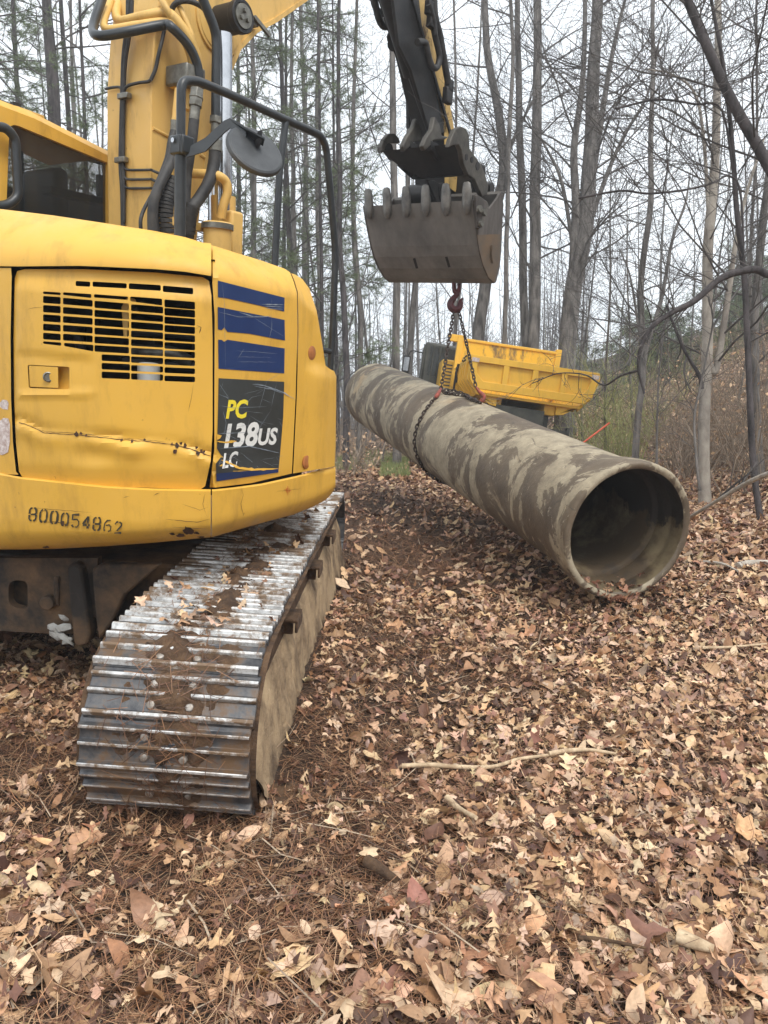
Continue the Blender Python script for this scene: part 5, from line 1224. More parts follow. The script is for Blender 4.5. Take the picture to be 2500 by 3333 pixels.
for i, (lab, pts, Z, wd, bk_, nb, bl) in enumerate(named):
    P = tpx(pts, Z); rr = rad(wd, Z); fk = None
    if 'big forked' in lab:
        fk = [(.26, [at(x*D2S, y*D2S, Z) for x, y in ((1240, 560), (1244, 440), (1240, 320), (1258, 180), (1264, 0), (1262, -300))], rr*.62), (.42, [at(x*D2S, y*D2S, Z) for x, y in ((1310, 380), (1350, 290), (1400, 200), (1430, 60))], rr*.3), (.45, [at(x*D2S, y*D2S, Z) for x, y in ((1300, 250), (1322, 120), (1350, 0), (1390, -150))], rr*.4), (.36, [at(x*D2S, y*D2S, Z) for x, y in ((1215, 400), (1180, 320), (1140, 250))], rr*.25)]
    if 'double trunk' in lab: fk = [(.28, [at(x*D2S, y*D2S, Z) for x, y in ((1400, 740), (1430, 640), (1452, 520), (1480, 440), (1490, 380))], rr*.8), (.3, [at(x*D2S, y*D2S, Z) for x, y in ((1378, 700), (1362, 600), (1340, 540))], rr*.5)]
    if 'beech' in lab: fk = [(.3, [at(x*D2S, y*D2S, Z) for x, y in ((1546, 800), (1570, 660), (1590, 520), (1612, 420), (1650, 300))], rr*.75), (.52, [at(x*D2S, y*D2S, Z) for x, y in ((1520, 300), (1500, 200), (1450, 160), (1400, 150))], rr*.35)]
    if 'hanging hook' in lab: fk = [(.6, [at(x*D2S, y*D2S, Z) for x, y in ((1110, 300), (1150, 220), (1200, 150))], rr*.4)]
    if 'dark curving' in lab: fk = [(.45, [at(x*D2S, y*D2S, Z) for x, y in ((1600, 420), (1575, 380), (1540, 395), (1480, 410), (1400, 418), (1340, 412), (1250, 428))], rr*.35), (.6, [at(x*D2S, y*D2S, Z) for x, y in ((1560, 240), (1500, 225), (1420, 215), (1330, 235))], rr*.4)]
    tree_from_path('pine_tree' if 'pine trunk' in lab else 'bare_tree', P, [(0, rr*1.25), (.06, rr*1.02), (.5, rr*.85), (1, rr*.45)], 100+i, (bk_, 'twig'), nb+2, .25 if Z < 14 else .3, bl, 3, 1.2, 0, fk, None, lab)
# branch arching in from the right edge, and the poles leaning in the brush
def limb(name, label, pts, Z, r0, r1, mat='bark_dark', twigs=6, seed=0, cat='branch', tl=.5):
    Zs = Z if isinstance(Z, (list, tuple)) else [Z]*len(pts)
    P = crom([at(x*D2S, y*D2S, z) for (x, y), z in zip(pts, Zs)], 6); n = len(P); m_ = MB(); m_.tube(P, [r0+(r1-r0)*i/(n-1) for i in range(n)], 8)
    o = thing(name, P[0], label, cat); m_.build('stem', mat, o, 60); c = MB(); r = random.Random(seed)
    for k in range(twigs):
        i = int(r.uniform(.15, .98)*(n-2)); branch(c, r, P[i], (P[i+1]-P[i]).normalized()+rvec(r)*.9, tl*r.uniform(.5, 1.3), max(.003, r1*.6), 2, 3, .8)
    if c.v: c.build('twigs', 'twig', o, 0)
limb('arching_branch', 'long dark branch arching down from the right edge over the slope', [(1690, 592), (1659, 592), (1625, 582), (1560, 600), (1500, 650), (1450, 676), (1405, 710), (1382, 760), (1380, 800), (1392, 850)], 6.0, .035, .010, 'bark_dark', 14, 1)
limb('bare_branch', 'thin crooked branch reaching left from the arching branch toward the dump bed', [(1380, 800), (1340, 812), (1305, 832), (1270, 812), (1240, 806), (1200, 808), (1150, 828)], [6.0, 6.1, 6.4, 6.6, 6.8, 7, 7.2], .010, .004, 'bark_dark', 10, 2)
limb('leaning_pole', 'pale slender pole leaning out of the brush right of the pipe mouth', [(1492, 1116), (1560, 1075), (1620, 1040), (1690, 1012)], [6.2, 5.8, 5.4, 5.0], .013, .020, 'graystick', 2, 3)
limb('broken_branch', 'broken dark limb hanging in the brush beside the beech', [(1440, 660), (1455, 700), (1480, 760), (1510, 810), (1516, 840)], 8.0, .012, .024, 'bark_dark', 4, 4)
limb('sapling', 'bent wiry sapling with side twigs left of the beech', [(1512, 1060), (1504, 990), (1500, 900), (1512, 840), (1528, 760), (1540, 690), (1530, 640)], 7.6, .016, .006, 'bark', 14, 5, 'tree', .6)
limb('sapling', 'whippy sapling rising behind the pipe mouth', [(1418, 1010), (1420, 900), (1424, 800), (1436, 700), (1440, 640)], 8.2, .014, .005, 'bark', 14, 6, 'tree', .6)
# --- prototypes of forest trees, then copies
def proto_tree(seed, H, r0, nb, maxl, lean=.04, mats=('bark', 'twig'), blen=3.4, lo=.25, dens=1.0, sides=7):
    r = random.Random(seed); d = V((r.uniform(-lean, lean), r.uniform(-lean, lean), 1)); P, R, _ = wander(r, V((0, 0, 0)), d, H, 10, .05, .02, r0, r0*.25)
    t_ = MB(); R[0] *= 1.3; t_.tube(P, R, sides, False); c = MB()
    for k in range(nb):
        u = lo+(1-lo)*(k+r.random())/nb; f = u*10; j = min(9, int(f)); q = P[j].lerp(P[j+1], f-j); a = r.uniform(0, 6.28); dz = r.uniform(.2, 1.1)
        branch(c, r, q, V((math.cos(a), math.sin(a), dz)), blen*r.uniform(.5, 1.1)*(1.3-.7*u), max(.008, R[j]*.25), 1, maxl, dens)
    o = bpy.data.objects.new('bare_tree', None); COL.objects.link(o)
    t_.build('trunk', mats[0], o, 60); c.build('crown', mats[1], o, 0); return o
protos = [proto_tree(200+k, 15+k % 3*2.5, (.065, .09, .12, .055, .08, .15)[k], (15, 18, 20, 14, 17, 22)[k], 3, .06, ('bark', 'twig'), 3.2, .25, 1.2) for k in range(6)]
small = [proto_tree(300+k, 5.5+k, .028+.006*k, 12, 3, .2, ('bark', 'twig'), 1.3, .12, .9, 5) for k in range(4)]
# pines
def pine_proto(seed, H, r0, lo=.35, n=34, sparse=.75):
    r = random.Random(seed); P, R, _ = wander(r, V((0, 0, 0)), V((0, 0, 1)), H, 10, .02, .02, r0, r0*.2); t_ = MB(); t_.tube(P, R, 9, False)
    c = MB(); nd = MB()
    for k in range(n):
        u = lo+(1-lo)*(k+r.random())/n; f = u*10; j = min(9, int(f)); q = P[j].lerp(P[j+1], f-j); a = r.uniform(0, 6.28); L = r.uniform(1.0, 2.6)*(1.25-u*.8)
        B, BR, _ = wander(r, q, V((math.cos(a), math.sin(a), r.uniform(-.1, .5))), L, 5, .16, .02, .022, .006); c.tube(B, BR, 4, False)
        for m in range(int(9*sparse*L)):
            i = min(4, int(r.uniform(.35, 1)*5)); s = B[i].lerp(B[i+1], r.random()); dr = (B[i+1]-B[i]).normalized()+rvec(r)*1.0; e = s+dr.normalized()*r.uniform(.15, .5); c.tube([s, e], .004, 3, False)
            for q_ in range(3):
                e2 = s.lerp(e, .5+.25*q_)
                for w_ in range(13):
                    dv = (dr*.5+rvec(r)*1.0).normalized(); tip = e2+dv*r.uniform(.10, .17); sd = dv.cross(rvec(r)).normalized()*.0045
                    nd.add([e2-sd, e2+sd, tip], [(0, 1, 2)])
    o = bpy.data.objects.new('pine_tree', None); COL.objects.link(o)
    t_.build('trunk', 'bark_dark', o, 60); c.build('crown', 'twig', o, 0); nd.build('needles', 'needle', o, 0); return o
pines = [pine_proto(400+k, (17, 14, 19)[k], (.085, .07, .10)[k], (.22, .15, .28)[k], 40, 1.0) for k in range(3)]
young = [pine_proto(450, 3.2, .04, .05, 22, 1.6)]
def place(o, x, y, s, rz, label, group, cat='tree', first=[set()]):
    if id(o) not in first[0]: first[0].add(id(o)); c = o
    else: c = copy_tree(o)
    c.location = (x, y, gzf(x, y)-.1); c.rotation_euler = (0, 0, rz); c.scale = (s, s, s); tag(c, label, cat, group); return c
rF = random.Random(99)
def blocked(x, y):       # keep the clearing, road and machines free
    if -5.5 < x < 2.9+.12*max(0, y-5) and y < 12.6: return True
    if .2 < x < 4.6 and y < 20.5: return True
    if abs(x-.2-.06*y) < 1.3 and y < 24: return True
    return False
zone = lambda x: 'left of the boom' if x < -.35 else ('between boom and bucket' if x < -.03 else ('behind the bucket and hook' if x < .1 else ('behind the dump carrier' if x < .27 else 'on the right slope')))
cnt = 0
while cnt < 52:
    y = 15+45*rF.random()**1.25; x = rF.uniform(-.62, .62)*(y+3)
    if blocked(x, y) or (x/y > .2 and rF.random() < .88) or (-.03 < x/y < .2 and rF.random() < .45) or (x/y < .02 and y < 26): continue
    k = rF.randrange(6); o = protos[k]; q = x/y
    far = 'distant' if y > 32 else 'middle distance'
    place(o, x, y, rF.uniform(.75, 1.15), rF.uniform(0, 6.28), f'bare grey {"slim" if k in (0,3) else "stout" if k in (2,5) else "upright"} {far} tree {zone(q)}', 'bare trees of the wood'); cnt += 1
cnt = 0
while cnt < 112:
    y = 8+26*rF.random(); x = rF.uniform(-.62, .62)*(y+2) if cnt < 90 else 3.2+.17*max(0, y-5)+rF.random()*(.5*y)
    if blocked(x, y): continue
    place(small[rF.randrange(4)], x, y, rF.uniform(.6, 1.15), rF.uniform(0, 6.28), f'thin twiggy sapling in the undergrowth {zone(x/y)}', 'saplings in the undergrowth'); cnt += 1
for k, (px, Z, s) in enumerate(((60, 22, 1), (215, 26, 1), (290, 19, .9), (930, 24, 1), (1010, 30, 1), (860, 34, 1), (760, 21, .9), (-60, 17, 1), (1075, 26, .9), (640, 30, 1), (1160, 38, 1), (560, 24, .8), (20, 14.5, .8), (330, 16, .9), (800, 24, 1), (960, 19, 1), (1100, 22, 1), (120, 30, 1.1), (700, 18, .9), (1050, 17, .8))):
    p = gpt(px, Z); place(pines[k % 3], p.x, p.y, s, k*1.3, f'tall loose needled pine {"behind the cab" if px < 340 else "between boom and bucket"}', 'pines in the wood')
for k in range(14):
    px = rF.uniform(1950, 2560); Z = rF.uniform(26, 34); p = gpt(px, Z); place(young[0], p.x, p.y, rF.uniform(.5, 1.0), k*1.1, 'small green young pine on top of the right slope', 'young pines on the slope top')
# brush: clumps of stems with a few clinging leaves
leafpal = np.array([srgb(*c)[:3] for c in ((200, 162, 126), (166, 128, 96), (220, 186, 154), (124, 86, 64), (98, 68, 52), (192, 150, 112), (214, 182, 148), (144, 104, 82), (216, 180, 140), (86, 58, 46), (176, 146, 124), (154, 112, 78))])
def setcols(o, face_cols):
    me = o.data; at_ = me.color_attributes.new('leafcol', 'FLOAT_COLOR', 'CORNER'); n = len(me.loops); cnts = np.empty(len(me.polygons), np.int32); me.polygons.foreach_get('loop_total', cnts)
    c = np.repeat(np.c_[face_cols, np.ones(len(face_cols))], cnts, axis=0).astype(np.float32); at_.data.foreach_set('color', c.ravel())
def brush_proto(seed, H, n, leaf=.5, spread=.6, mat='brushstem', lv=2, green=False):
    r = random.Random(seed); c = MB(); LV = []
    for k in range(n):
        a = r.uniform(0, 6.28); p = V((r.uniform(-.3, .3), r.uniform(-.3, .3), 0)); branch(c, r, p, V((math.cos(a)*spread, math.sin(a)*spread, 1)), H*r.uniform(.5, 1.1), r.uniform(.004, .010), 2, 2+lv-1, .9, 0, (LV, leaf))
    o = bpy.data.objects.new('shrub', None); COL.objects.link(o); c.build('stems', mat, o, 0)
    if LV:
        m_ = MB(); cols = []
        for p, d in LV:
            u = rvec(r); v = u.cross(rvec(r)).normalized(); s = r.uniform(.02, .04); m_.add([p, p+u*s+v*s*.6, p+u*s*2.2, p+u*s-v*s*.6], [(0, 1, 2, 3)]); cols.append(leafpal[r.choice((0, 2, 5, 6, 8))])
        lo_ = m_.build('clinging_leaves', 'leaf', o, 0); setcols(lo_, np.array(cols))
    return o
brush = [brush_proto(500+k, (1.6, 1.2, 2.1, 1.0)[k], (9, 10, 9, 12)[k], (.25, .5, .15, .7)[k], (.6, .8, .45, 1.0)[k]) for k in range(4)]
broom = [brush_proto(520+k, 2.2, 26, 0, .45, 'shrubgreen') for k in range(2)]
cnt = 0; side = {}
while cnt < 260:
    if cnt < 180: y = 5.5+15*rF.random()**1.2; x = 2.95+.17*max(0, y-5)+abs(rF.gauss(0, 1))*3.5+.1
    else: y = 12+14*rF.random(); x = rF.uniform(-.6, .25)*y
    if blocked(x, y): continue
    k = rF.randrange(4); zl = 'on the right slope' if cnt < 180 else zone(x/y)
    place(brush[k], x, y, rF.uniform(.7, 1.3), rF.uniform(0, 6.28), f'{("tall tangled", "low tangled", "wiry upright", "leafy spreading")[k]} brown shrub {zl}', 'brown shrubs of the undergrowth', 'shrub'); cnt += 1
for k in range(5):
    px = rF.uniform(1860, 2040); Z = rF.uniform(14.5, 20); p = gpt(px, Z); place(broom[k % 2], p.x, p.y, rF.uniform(.8, 1.25), k, 'soft yellow green broom bush right of the dump bed', 'green broom bushes', 'shrub')
for k in range(2):
    px = rF.uniform(2050, 2560); Z = rF.uniform(19, 26); p = gpt(px, Z); place(broom[k % 2], p.x, p.y, rF.uniform(.6, 1.0), k*.7, 'olive green bush along the slope top at right', 'green slope bushes', 'shrub')
# far wood that reads as one mass
m_ = MB(); r = random.Random(5)
for k in range(1000):
    y = r.uniform(48, 110); x = r.uniform(-.7, .26)*y; z0 = gzf(x, y)-.3; H = r.uniform(3, 13); rr = r.uniform(.03, .09); l = r.uniform(-.1, .1)
    m_.tube([V((x, y, z0)), V((x+l*H*.5, y, z0+H*.5)), V((x+l*H, y, z0+H))], [rr, rr*.7, rr*.2], 4, False)
    for q in range(7):
        s = V((x+l*H*.6, y, z0+H*r.uniform(.3, .95))); m_.tube([s, s+V((r.uniform(-1.6, 1.6), r.uniform(-1, 1), r.uniform(.2, 2)))], [.03, .008], 3, False)
    for q in range(4):
        s = V((x+r.uniform(-1, 1), y, z0)); m_.tube([s, s+V((r.uniform(-.6, .6), 0, r.uniform(1, 3.2)))], [.03, .01], 3, False)
fw = m_.build('far_woods', 'twig', None, 0); fw['kind'] = 'stuff'; fw['label'] = 'grey haze of distant bare woods behind everything'
# ------------------------------------------------------------------ LEAF LITTER
def outline(kind):
    if kind == 0:    # deeply lobed oak
        half = [(0, .02), (.12, .03), (.22, .16), (.27, .17), (.30, .05), (.42, .07), (.52, .30), (.58, .29), (.57, .08), (.70, .09), (.84, .26), (.86, .10), (1.0, .0)]
    elif kind == 1:  # maple like
        half = [(0, .02), (.10, .05), (.10, .22), (.06, .40), (.24, .34), (.38, .52), (.44, .46), (.50, .30), (.60, .16), (.74, .22), (.82, .12), (1.0, 0)]
    elif kind == 2:  # oval
        half = [(0, .01), (.12, .10), (.30, .20), (.5, .24), (.7, .19), (.88, .09), (1.0, 0)]
    else:            # white oak, rounded lobes
        half = [(0, .02), (.15, .05), (.2, .14), (.30, .16), (.36, .09), (.45, .12), (.5, .24), (.62, .25), (.66, .13), (.76, .16), (.88, .17), (.97, .08), (1.0, 0)]
    mid = [(x, 0) for x, _ in half[1:-1]]
    return half
def leaf_proto(kind):
    h = outline(kind); n = len(h); V_ = []; 
    mid = [(x, 0.0) for x, _ in h]; up = [(x, y) for x, y in h]; dn = [(x, -y*.93) for x, y in h]
    P = np.array(mid+up[1:-1]+dn[1:-1]); fs = []
    U = [0]+[n+i for i in range(n-2)]+[n-1]; D = [0]+[n+n-2+i for i in range(n-2)]+[n-1]
    for i in range(n-1):
        a, b = i, i+1
        for S in (U, D):
            q = [a, b]+([S[b]] if S[b] != b else [])+([S[a]] if S[a] != a else [])
            if S is D: q = q[::-1]
            if len(q) >= 3: fs.append(q)
    P[:, 0] -= .5
    return P, fs
def scatter_leaves(name, X, Y, size, cols, kinds=(0, 1, 2, 3), label='', tilt=.36, lift=.03, zf=None, seed=1, curl=1.0, parent=None, N3=None):
    g = np.random.default_rng(seed); n = len(X); kind = g.choice(kinds, n) if len(kinds) != 4 else g.choice(4, n, p=[.36, .05, .26, .33]); AV = []; AF = []; AC = []; base = 0
    for k in set(kinds):
        idx = np.where(kind == k)[0]; m = len(idx)
        if m == 0: continue
        P, fs = leaf_proto(k); nv = len(P); x = P[None, :, 0]; y = P[None, :, 1]*g.uniform(.8, 1.2, (m, 1))
        c1 = g.normal(0, 1.1, (m, 1))*curl; c2 = g.normal(0, .7, (m, 1))*curl; c3 = g.normal(0, .8, (m, 1)); ph = g.uniform(0, 6.28, (m, 1))
        z = c1*y*y+c2*x*x*.8+c3*x*y*.8+.035*np.sin(x*9+ph)+.03*np.abs(y)*np.sin(ph*3+x*14)+np.abs(y)*g.uniform(-.1, .5, (m, 1))
        s = size[idx][:, None]; L = np.stack([x*s+0*z, y*s, z*s], -1)
        ya = g.uniform(0, 2*np.pi, m); tx = g.normal(0, tilt, m); ty = g.normal(0, tilt, m)
        fl_ = g.random(m) < .5; tx = tx+np.pi*fl_
        def rot(A, axis, a):
            c, s_ = np.cos(a)[:, None], np.sin(a)[:, None]; x_, y_, z_ = A[..., 0], A[..., 1], A[..., 2]
            if axis == 'x': return np.stack([x_, y_*c-z_*s_, y_*s_+z_*c], -1)
            if axis == 'y': return np.stack([x_*c+z_*s_, y_, -x_*s_+z_*c], -1)
            return np.stack([x_*c-y_*s_, x_*s_+y_*c, z_], -1)
        L = rot(rot(rot(L, 'x', tx), 'y', ty), 'z', ya)
        xx, yy = X[idx], Y[idx]; zz = (zf(xx, yy) if zf else gz(xx, yy))
        ex = .02; gx = (gz(xx+ex, yy)-gz(xx-ex, yy))/(2*ex); gy = (gz(xx, yy+ex)-gz(xx, yy-ex))/(2*ex)
        W = L.copy(); W[..., 0] += xx[:, None]; W[..., 1] += yy[:, None]; W[..., 2] += zz[:, None]+gx[:, None]*L[..., 0]+gy[:, None]*L[..., 1]
        low = L[..., 2].min(1); W[..., 2] += (-np.maximum(low, -.02)+g.uniform(-.004, lift, m)-.006)[:, None]
        AV.append(W.reshape(-1, 3)); cc = cols[idx]
        for f in fs: AF.append((np.array(f)[None, :]+base+np.arange(m)[:, None]*nv, cc))
        base += m*nv
    Vv = np.concatenate(AV).astype(np.float32); me = bpy.data.meshes.new(name); me.vertices.add(len(Vv)); me.vertices.foreach_set('co', Vv.ravel())
    loops = np.concatenate([a.ravel() for a, _ in AF]).astype(np.int32); tot = np.concatenate([np.full(len(a), a.shape[1]) for a, _ in AF]); st = np.concatenate([[0], np.cumsum(tot)[:-1]]).astype(np.int32)
    me.loops.add(len(loops)); me.loops.foreach_set('vertex_index', loops); me.polygons.add(len(tot)); me.polygons.foreach_set('loop_start', st); me.polygons.foreach_set('loop_total', tot.astype(np.int32))
    me.polygons.foreach_set('use_smooth', np.ones(len(tot), bool)); me.update(calc_edges=True); me.materials.append(M['leaf'])
    at_ = me.color_attributes.new('leafcol', 'FLOAT_COLOR', 'CORNER'); fc = np.concatenate([c for _, c in AF]); cl = np.repeat(np.c_[fc, np.ones(len(fc))], tot, axis=0).astype(np.float32); at_.data.foreach_set('color', cl.ravel())
    o = bpy.data.objects.new(name, me); COL.objects.link(o); o['kind'] = 'stuff'; o['label'] = label; return o
def blobs(x, y, s, sd): return np.sin(x*s+sd)*np.sin(y*s*1.3+sd*2)+.6*np.sin(x*s*2.3+y*s*1.7+sd*3)+.4*np.sin(x*s*4.1-y*s*3.3)
def pick(n, g, dark=0.0, wts=None):
    p = np.array([1.6, 1.3, 1.0, 1.1, .8, 1.4, 1.2, 1.1, .8, .8, 1.1, 1.0]) if wts is None else wts; c = leafpal[g.choice(12, n, p=p/p.sum())]
    return np.clip(c*g.uniform(.75, 1.12, (n, 1))*(1+g.normal(0, .04, (n, 3))), 0, 1)
def field(n, y0, y1, spread, g, power=1.0):
    y = y0+(y1-y0)*g.random(n)**power; x = g.uniform(-1, 1, n)*(spread*(y+1.0)+.9); return x, y
g = np.random.default_rng(21)
def intrack(x, y): xc = -.80+.04*(y-2.75); return ((np.abs(x-xc) < .35) | (np.abs(x-xc+2.05) < .35)) & (y > 2.95) & (y < 6.5)
def undermachine(x, y): return (x < -.45+.04*(y-2.7)) & (x > -3.6) & (y > 2.95) & (y < 6.6)
def keep(x, y, g, path=.45):
    # fewer leaves along the trodden centre and left foreground, many to the right
    d = .70+.40*np.tanh((x-.35-.05*y)*1.3)+.22*blobs(x, y, 1.7, 1)
    d = np.where(y > 4.5, d+.10, d); under = (np.abs(x-(1.6-.32*(y-5)-.35)) < .75) & (y > 4.6) & (y < 9.5); d = np.where(under, d*.55, d)
    strip = np.exp(-((x-(-.25+.04*y))/.55)**2); d = d*(1-.32*strip)
    bare = np.exp(-((x+.35)/.55)**2-((y-2.35)/.42)**2)+.6*np.exp(-((x+.9)/.5)**2-((y-1.7)/.3)**2); d = d*(1-.75*np.clip(bare, 0, 1))
    d = np.clip(d, .10, 1); d = np.where((x < -1.0) & (y < 2.9), np.clip(.5+.3*blobs(x, y, 2.3, 4), .2, .9), d)
    return g.random(len(x)) < d
x, y = field(82000, .75, 5.6, .62, g, .9); k = keep(x, y, g) & ~intrack(x, y); x, y = x[k], y[k]
sz = np.clip(g.lognormal(math.log(.054), .38, len(x)), .025, .14)*(1+.28*np.clip((2.6-y)/.8, 0, 1))
scatter_leaves('leaf_litter', x, y, sz, pick(len(x), g), label='thick brown litter of dead oak and maple leaves in the foreground', seed=2)
x, y = field(64000, 5.2, 14, .6, g, 1.0); k = keep(x, y, g) & ~intrack(x, y); x, y = x[k], y[k]
scatter_leaves('leaf_litter', x, y, np.clip(g.lognormal(math.log(.075), .35, len(x)), .03, .16), pick(len(x), g), (2, 3), 'brown leaf litter over the clearing behind the machine', seed=3)
x, y = field(42000, 13, 42, .56, g, 1.3)
scatter_leaves('leaf_litter', x, y, g.uniform(.10, .22, len(x)), pick(len(x), g), (2,), 'tan leaf litter across the far wood floor and slope', seed=4)
# extra leaves thick on the right slope
n = 36000; y = g.uniform(4.5, 26, n); x = 2.9+.17*np.clip(y-5, 0, 9)+np.abs(g.normal(0, 1, n))*5.2-.6
scatter_leaves('leaf_litter', x, y, g.uniform(.07, .14, n), pick(n, g), (2, 3), 'pale dead leaves lying thick on the right slope', seed=5)
# big fresh leaves near the camera
bigp = [ghit(px, py) for px, py in ((1760, 3230), (2260, 3160), (2370, 3000), (1300, 2960), (880, 2950), (1640, 3050), (960, 3170), (60, 2960), (2030, 2150), (1250, 3080), (1480, 2700), (2230, 2640), (2440, 2750), (300, 2720), (1900, 2900), (700, 3100), (1330, 2830), (2100, 3280), (1560, 3180))]
x = np.array([p.x for p in bigp]); y = np.array([p.y for p in bigp])
scatter_leaves('leaf_litter', x, y, g.uniform(.10, .145, len(x)), np.array([srgb(*c)[:3] for c in [(210, 172, 128), (218, 184, 140), (200, 156, 112), (184, 128, 96), (200, 170, 146)]*4])[:len(x)], (0, 1), 'large pale oak leaves lying on top of the litter near the camera', tilt=.22, lift=.035, seed=8, curl=.6)
# pine needles and twiggy bits
def needles(name, x, y, L, w_, cols, label, seed, lift=.015, tilt=.25):
    g = np.random.default_rng(seed); n = len(x); a = g.uniform(0, np.pi, n); t_ = g.normal(0, tilt, n); z = gz(x, y)+g.uniform(.001, lift, n)+np.abs(np.sin(t_))*L*.5
    d = np.stack([np.cos(a)*np.cos(t_), np.sin(a)*np.cos(t_), np.sin(t_)], -1); s = np.stack([-np.sin(a), np.cos(a), 0*a], -1); c = np.stack([x, y, z], -1)
    bw = g.normal(0, .12, n)[:, None]*L[:, None]; mid = c+s*bw
    A = c-d*L[:, None]/2; B = c+d*L[:, None]/2; w = s*w_[:, None]/2; up = np.array([0, 0, 1.0])*w_[:, None]*.5
    Vv = np.stack([A-w, A+w, mid-w+up, mid+w+up, B-w, B+w], 1).reshape(-1, 3).astype(np.float32); q = np.array([[0, 1, 3, 2], [2, 3, 5, 4]])
    fcs = (q[None]+np.arange(n)[:, None, None]*6).reshape(-1, 4).astype(np.int32)
    me = bpy.data.meshes.new(name); me.vertices.add(len(Vv)); me.vertices.foreach_set('co', Vv.ravel()); me.loops.add(fcs.size); me.loops.foreach_set('vertex_index', fcs.ravel()); me.polygons.add(len(fcs)); me.polygons.foreach_set('loop_start', np.arange(len(fcs), dtype=np.int32)*4); me.polygons.foreach_set('loop_total', np.full(len(fcs), 4, np.int32)); me.update(calc_edges=True)
    me.materials.append(M['leaf']); at_ = me.color_attributes.new('leafcol', 'FLOAT_COLOR', 'CORNER'); cl = np.repeat(np.c_[cols, np.ones(n)], 8, axis=0).astype(np.float32); at_.data.foreach_set('color', cl.ravel())
    o = bpy.data.objects.new(name, me); COL.objects.link(o); o['kind'] = 'stuff'; o['label'] = label; return o
npal = np.array([srgb(*c)[:3] for c in ((146, 102, 72), (122, 82, 58), (174, 128, 92), (100, 68, 50), (188, 152, 116))])
x, y = field(150000, .75, 7.5, .60, g, 1.15); k = (g.random(len(x)) < np.clip(.75-.35*np.tanh((x-.6)*1.2)+.3*blobs(x, y, 2.1, 7), .15, 1)) & ~intrack(x, y); x, y = x[k], y[k]; n = len(x)
needles('pine_needles', x, y, g.uniform(.07, .17, n), g.uniform(.0013, .0022, n), npal[g.integers(0, 5, n)]*g.uniform(.6, 1.1, (n, 1)), 'reddish brown pine needles matted between the leaves', 12)
x, y = field(26000, 6, 15, .35, g, 1.0); n = len(x); needles('pine_needles', x, y, g.uniform(.12, .25, n), g.uniform(.003, .005, n), npal[g.integers(0, 4, n)]*.8, 'dark needle mat along the track behind the pipe', 13)
n = 2600; x, y = field(n, .9, 12, .6, g, 1.0); needles('small_twigs', x, y, g.uniform(.08, .4, n), g.uniform(.003, .007, n), np.array([srgb(*c)[:3] for c in ((150, 130, 110), (90, 70, 56), (180, 160, 136))])[g.integers(0, 3, n)], 'scattered small twigs on the leaf litter', 14, .02, .08)
# soil crumbs in the bare patches
# grass tufts at the end of the track
def grass(px0, px1, Z0, Z1, n, seed, label):
    r = random.Random(seed); m_ = MB()
    for k in range(n):
        p = gpt(r.uniform(px0, px1), r.uniform(Z0, Z1)); h = r.uniform(.06, .22); a = r.uniform(0, 6.28); s = V((math.cos(a), math.sin(a), 0))*.008; l = V((r.uniform(-.06, .06), r.uniform(-.06, .06), 0)); m_.add([p-s, p+s, p+l*.5+V((0, 0, h*.6))+s*.6, p+l+V((0, 0, h))], [(0, 1, 2, 3)])
    o = m_.build('grass', 'grass', None, 0); o['kind'] = 'stuff'; o['label'] = label
grass(1240, 1330, 14, 19, 1500, 1, 'fresh green grass tuft at the end of the track left of the pipe'); grass(1095, 1150, 16, 20, 500, 2, 'small patch of grass beside the far side of the excavator'); grass(1150, 1300, 17, 23, 700, 4, 'thin grass across the track end')
# sticks lying about
def stick(label, pts, r, mat='stick', name='fallen_stick', lift=.02, seed=0):
    rr = random.Random(seed); P = [ghit(*p)+V((0, 0, r*.8+lift+.012+rr.uniform(-.002, .01))) for p in pts]; P = crom(P, 6); n = len(P); m_ = MB(); m_.tube(P, [r*(1.1-.5*i/(n-1))*(1+.12*noise.noise(p*20)) for i, p in enumerate(P)], 9)
    c = P[0]; o = m_.build(name, mat, None, 60); tag(o, label, 'stick')
stick('longest pale stick lying across the litter in front of the pipe', [(1308, 2525), (1400, 2530), (1490, 2538), (1600, 2528), (1690, 2510), (1780, 2490), (1860, 2478)], .010, seed=1)
stick('short white barked stick at the right end of the longest one', [(1785, 2492), (1850, 2488), (1920, 2476), (2005, 2490)], .011, seed=2)
stick('thick short stick half buried in the middle foreground', [(1455, 2640), (1490, 2670), (1550, 2710)], .014, seed=3)
stick('straight yellowish cane at the right edge', [(2285, 2134), (2380, 2128), (2520, 2122)], .009, seed=4)
stick('curled brown bark piece low at right', [(2200, 3110), (2260, 3140), (2320, 3155)], .022, 'stick', 'bark_piece', seed=5)
stick('dark rotten stick at the left of the bottom foreground', [(1195, 2860), (1240, 2890), (1290, 2920)], .020, 'mud', seed=6)
stick('white bleached log at the right edge below the brush', [(2400, 1862), (2440, 1850), (2520, 1852)], .030, 'graystick', 'bleached_log', .0, seed=7)
stick('slim bleached stick in front of the bleached log', [(2290, 1850), (2350, 1858), (2400, 1880)], .012, 'graystick', seed=8)
stick('long thin twig across the track end beyond the machine', [(1110, 1545), (1180, 1537), (1290, 1528)], .014, seed=9)
stick('grey branch across the track end beyond the machine', [(1090, 1515), (1150, 1510), (1215, 1508)], .022, 'graystick', 'fallen_branch', seed=10)
stick('dark twig lying left of the track in the foreground leaves', [(1880, 3100), (1960, 3110), (2100, 3135)], .007, 'mud', seed=11)
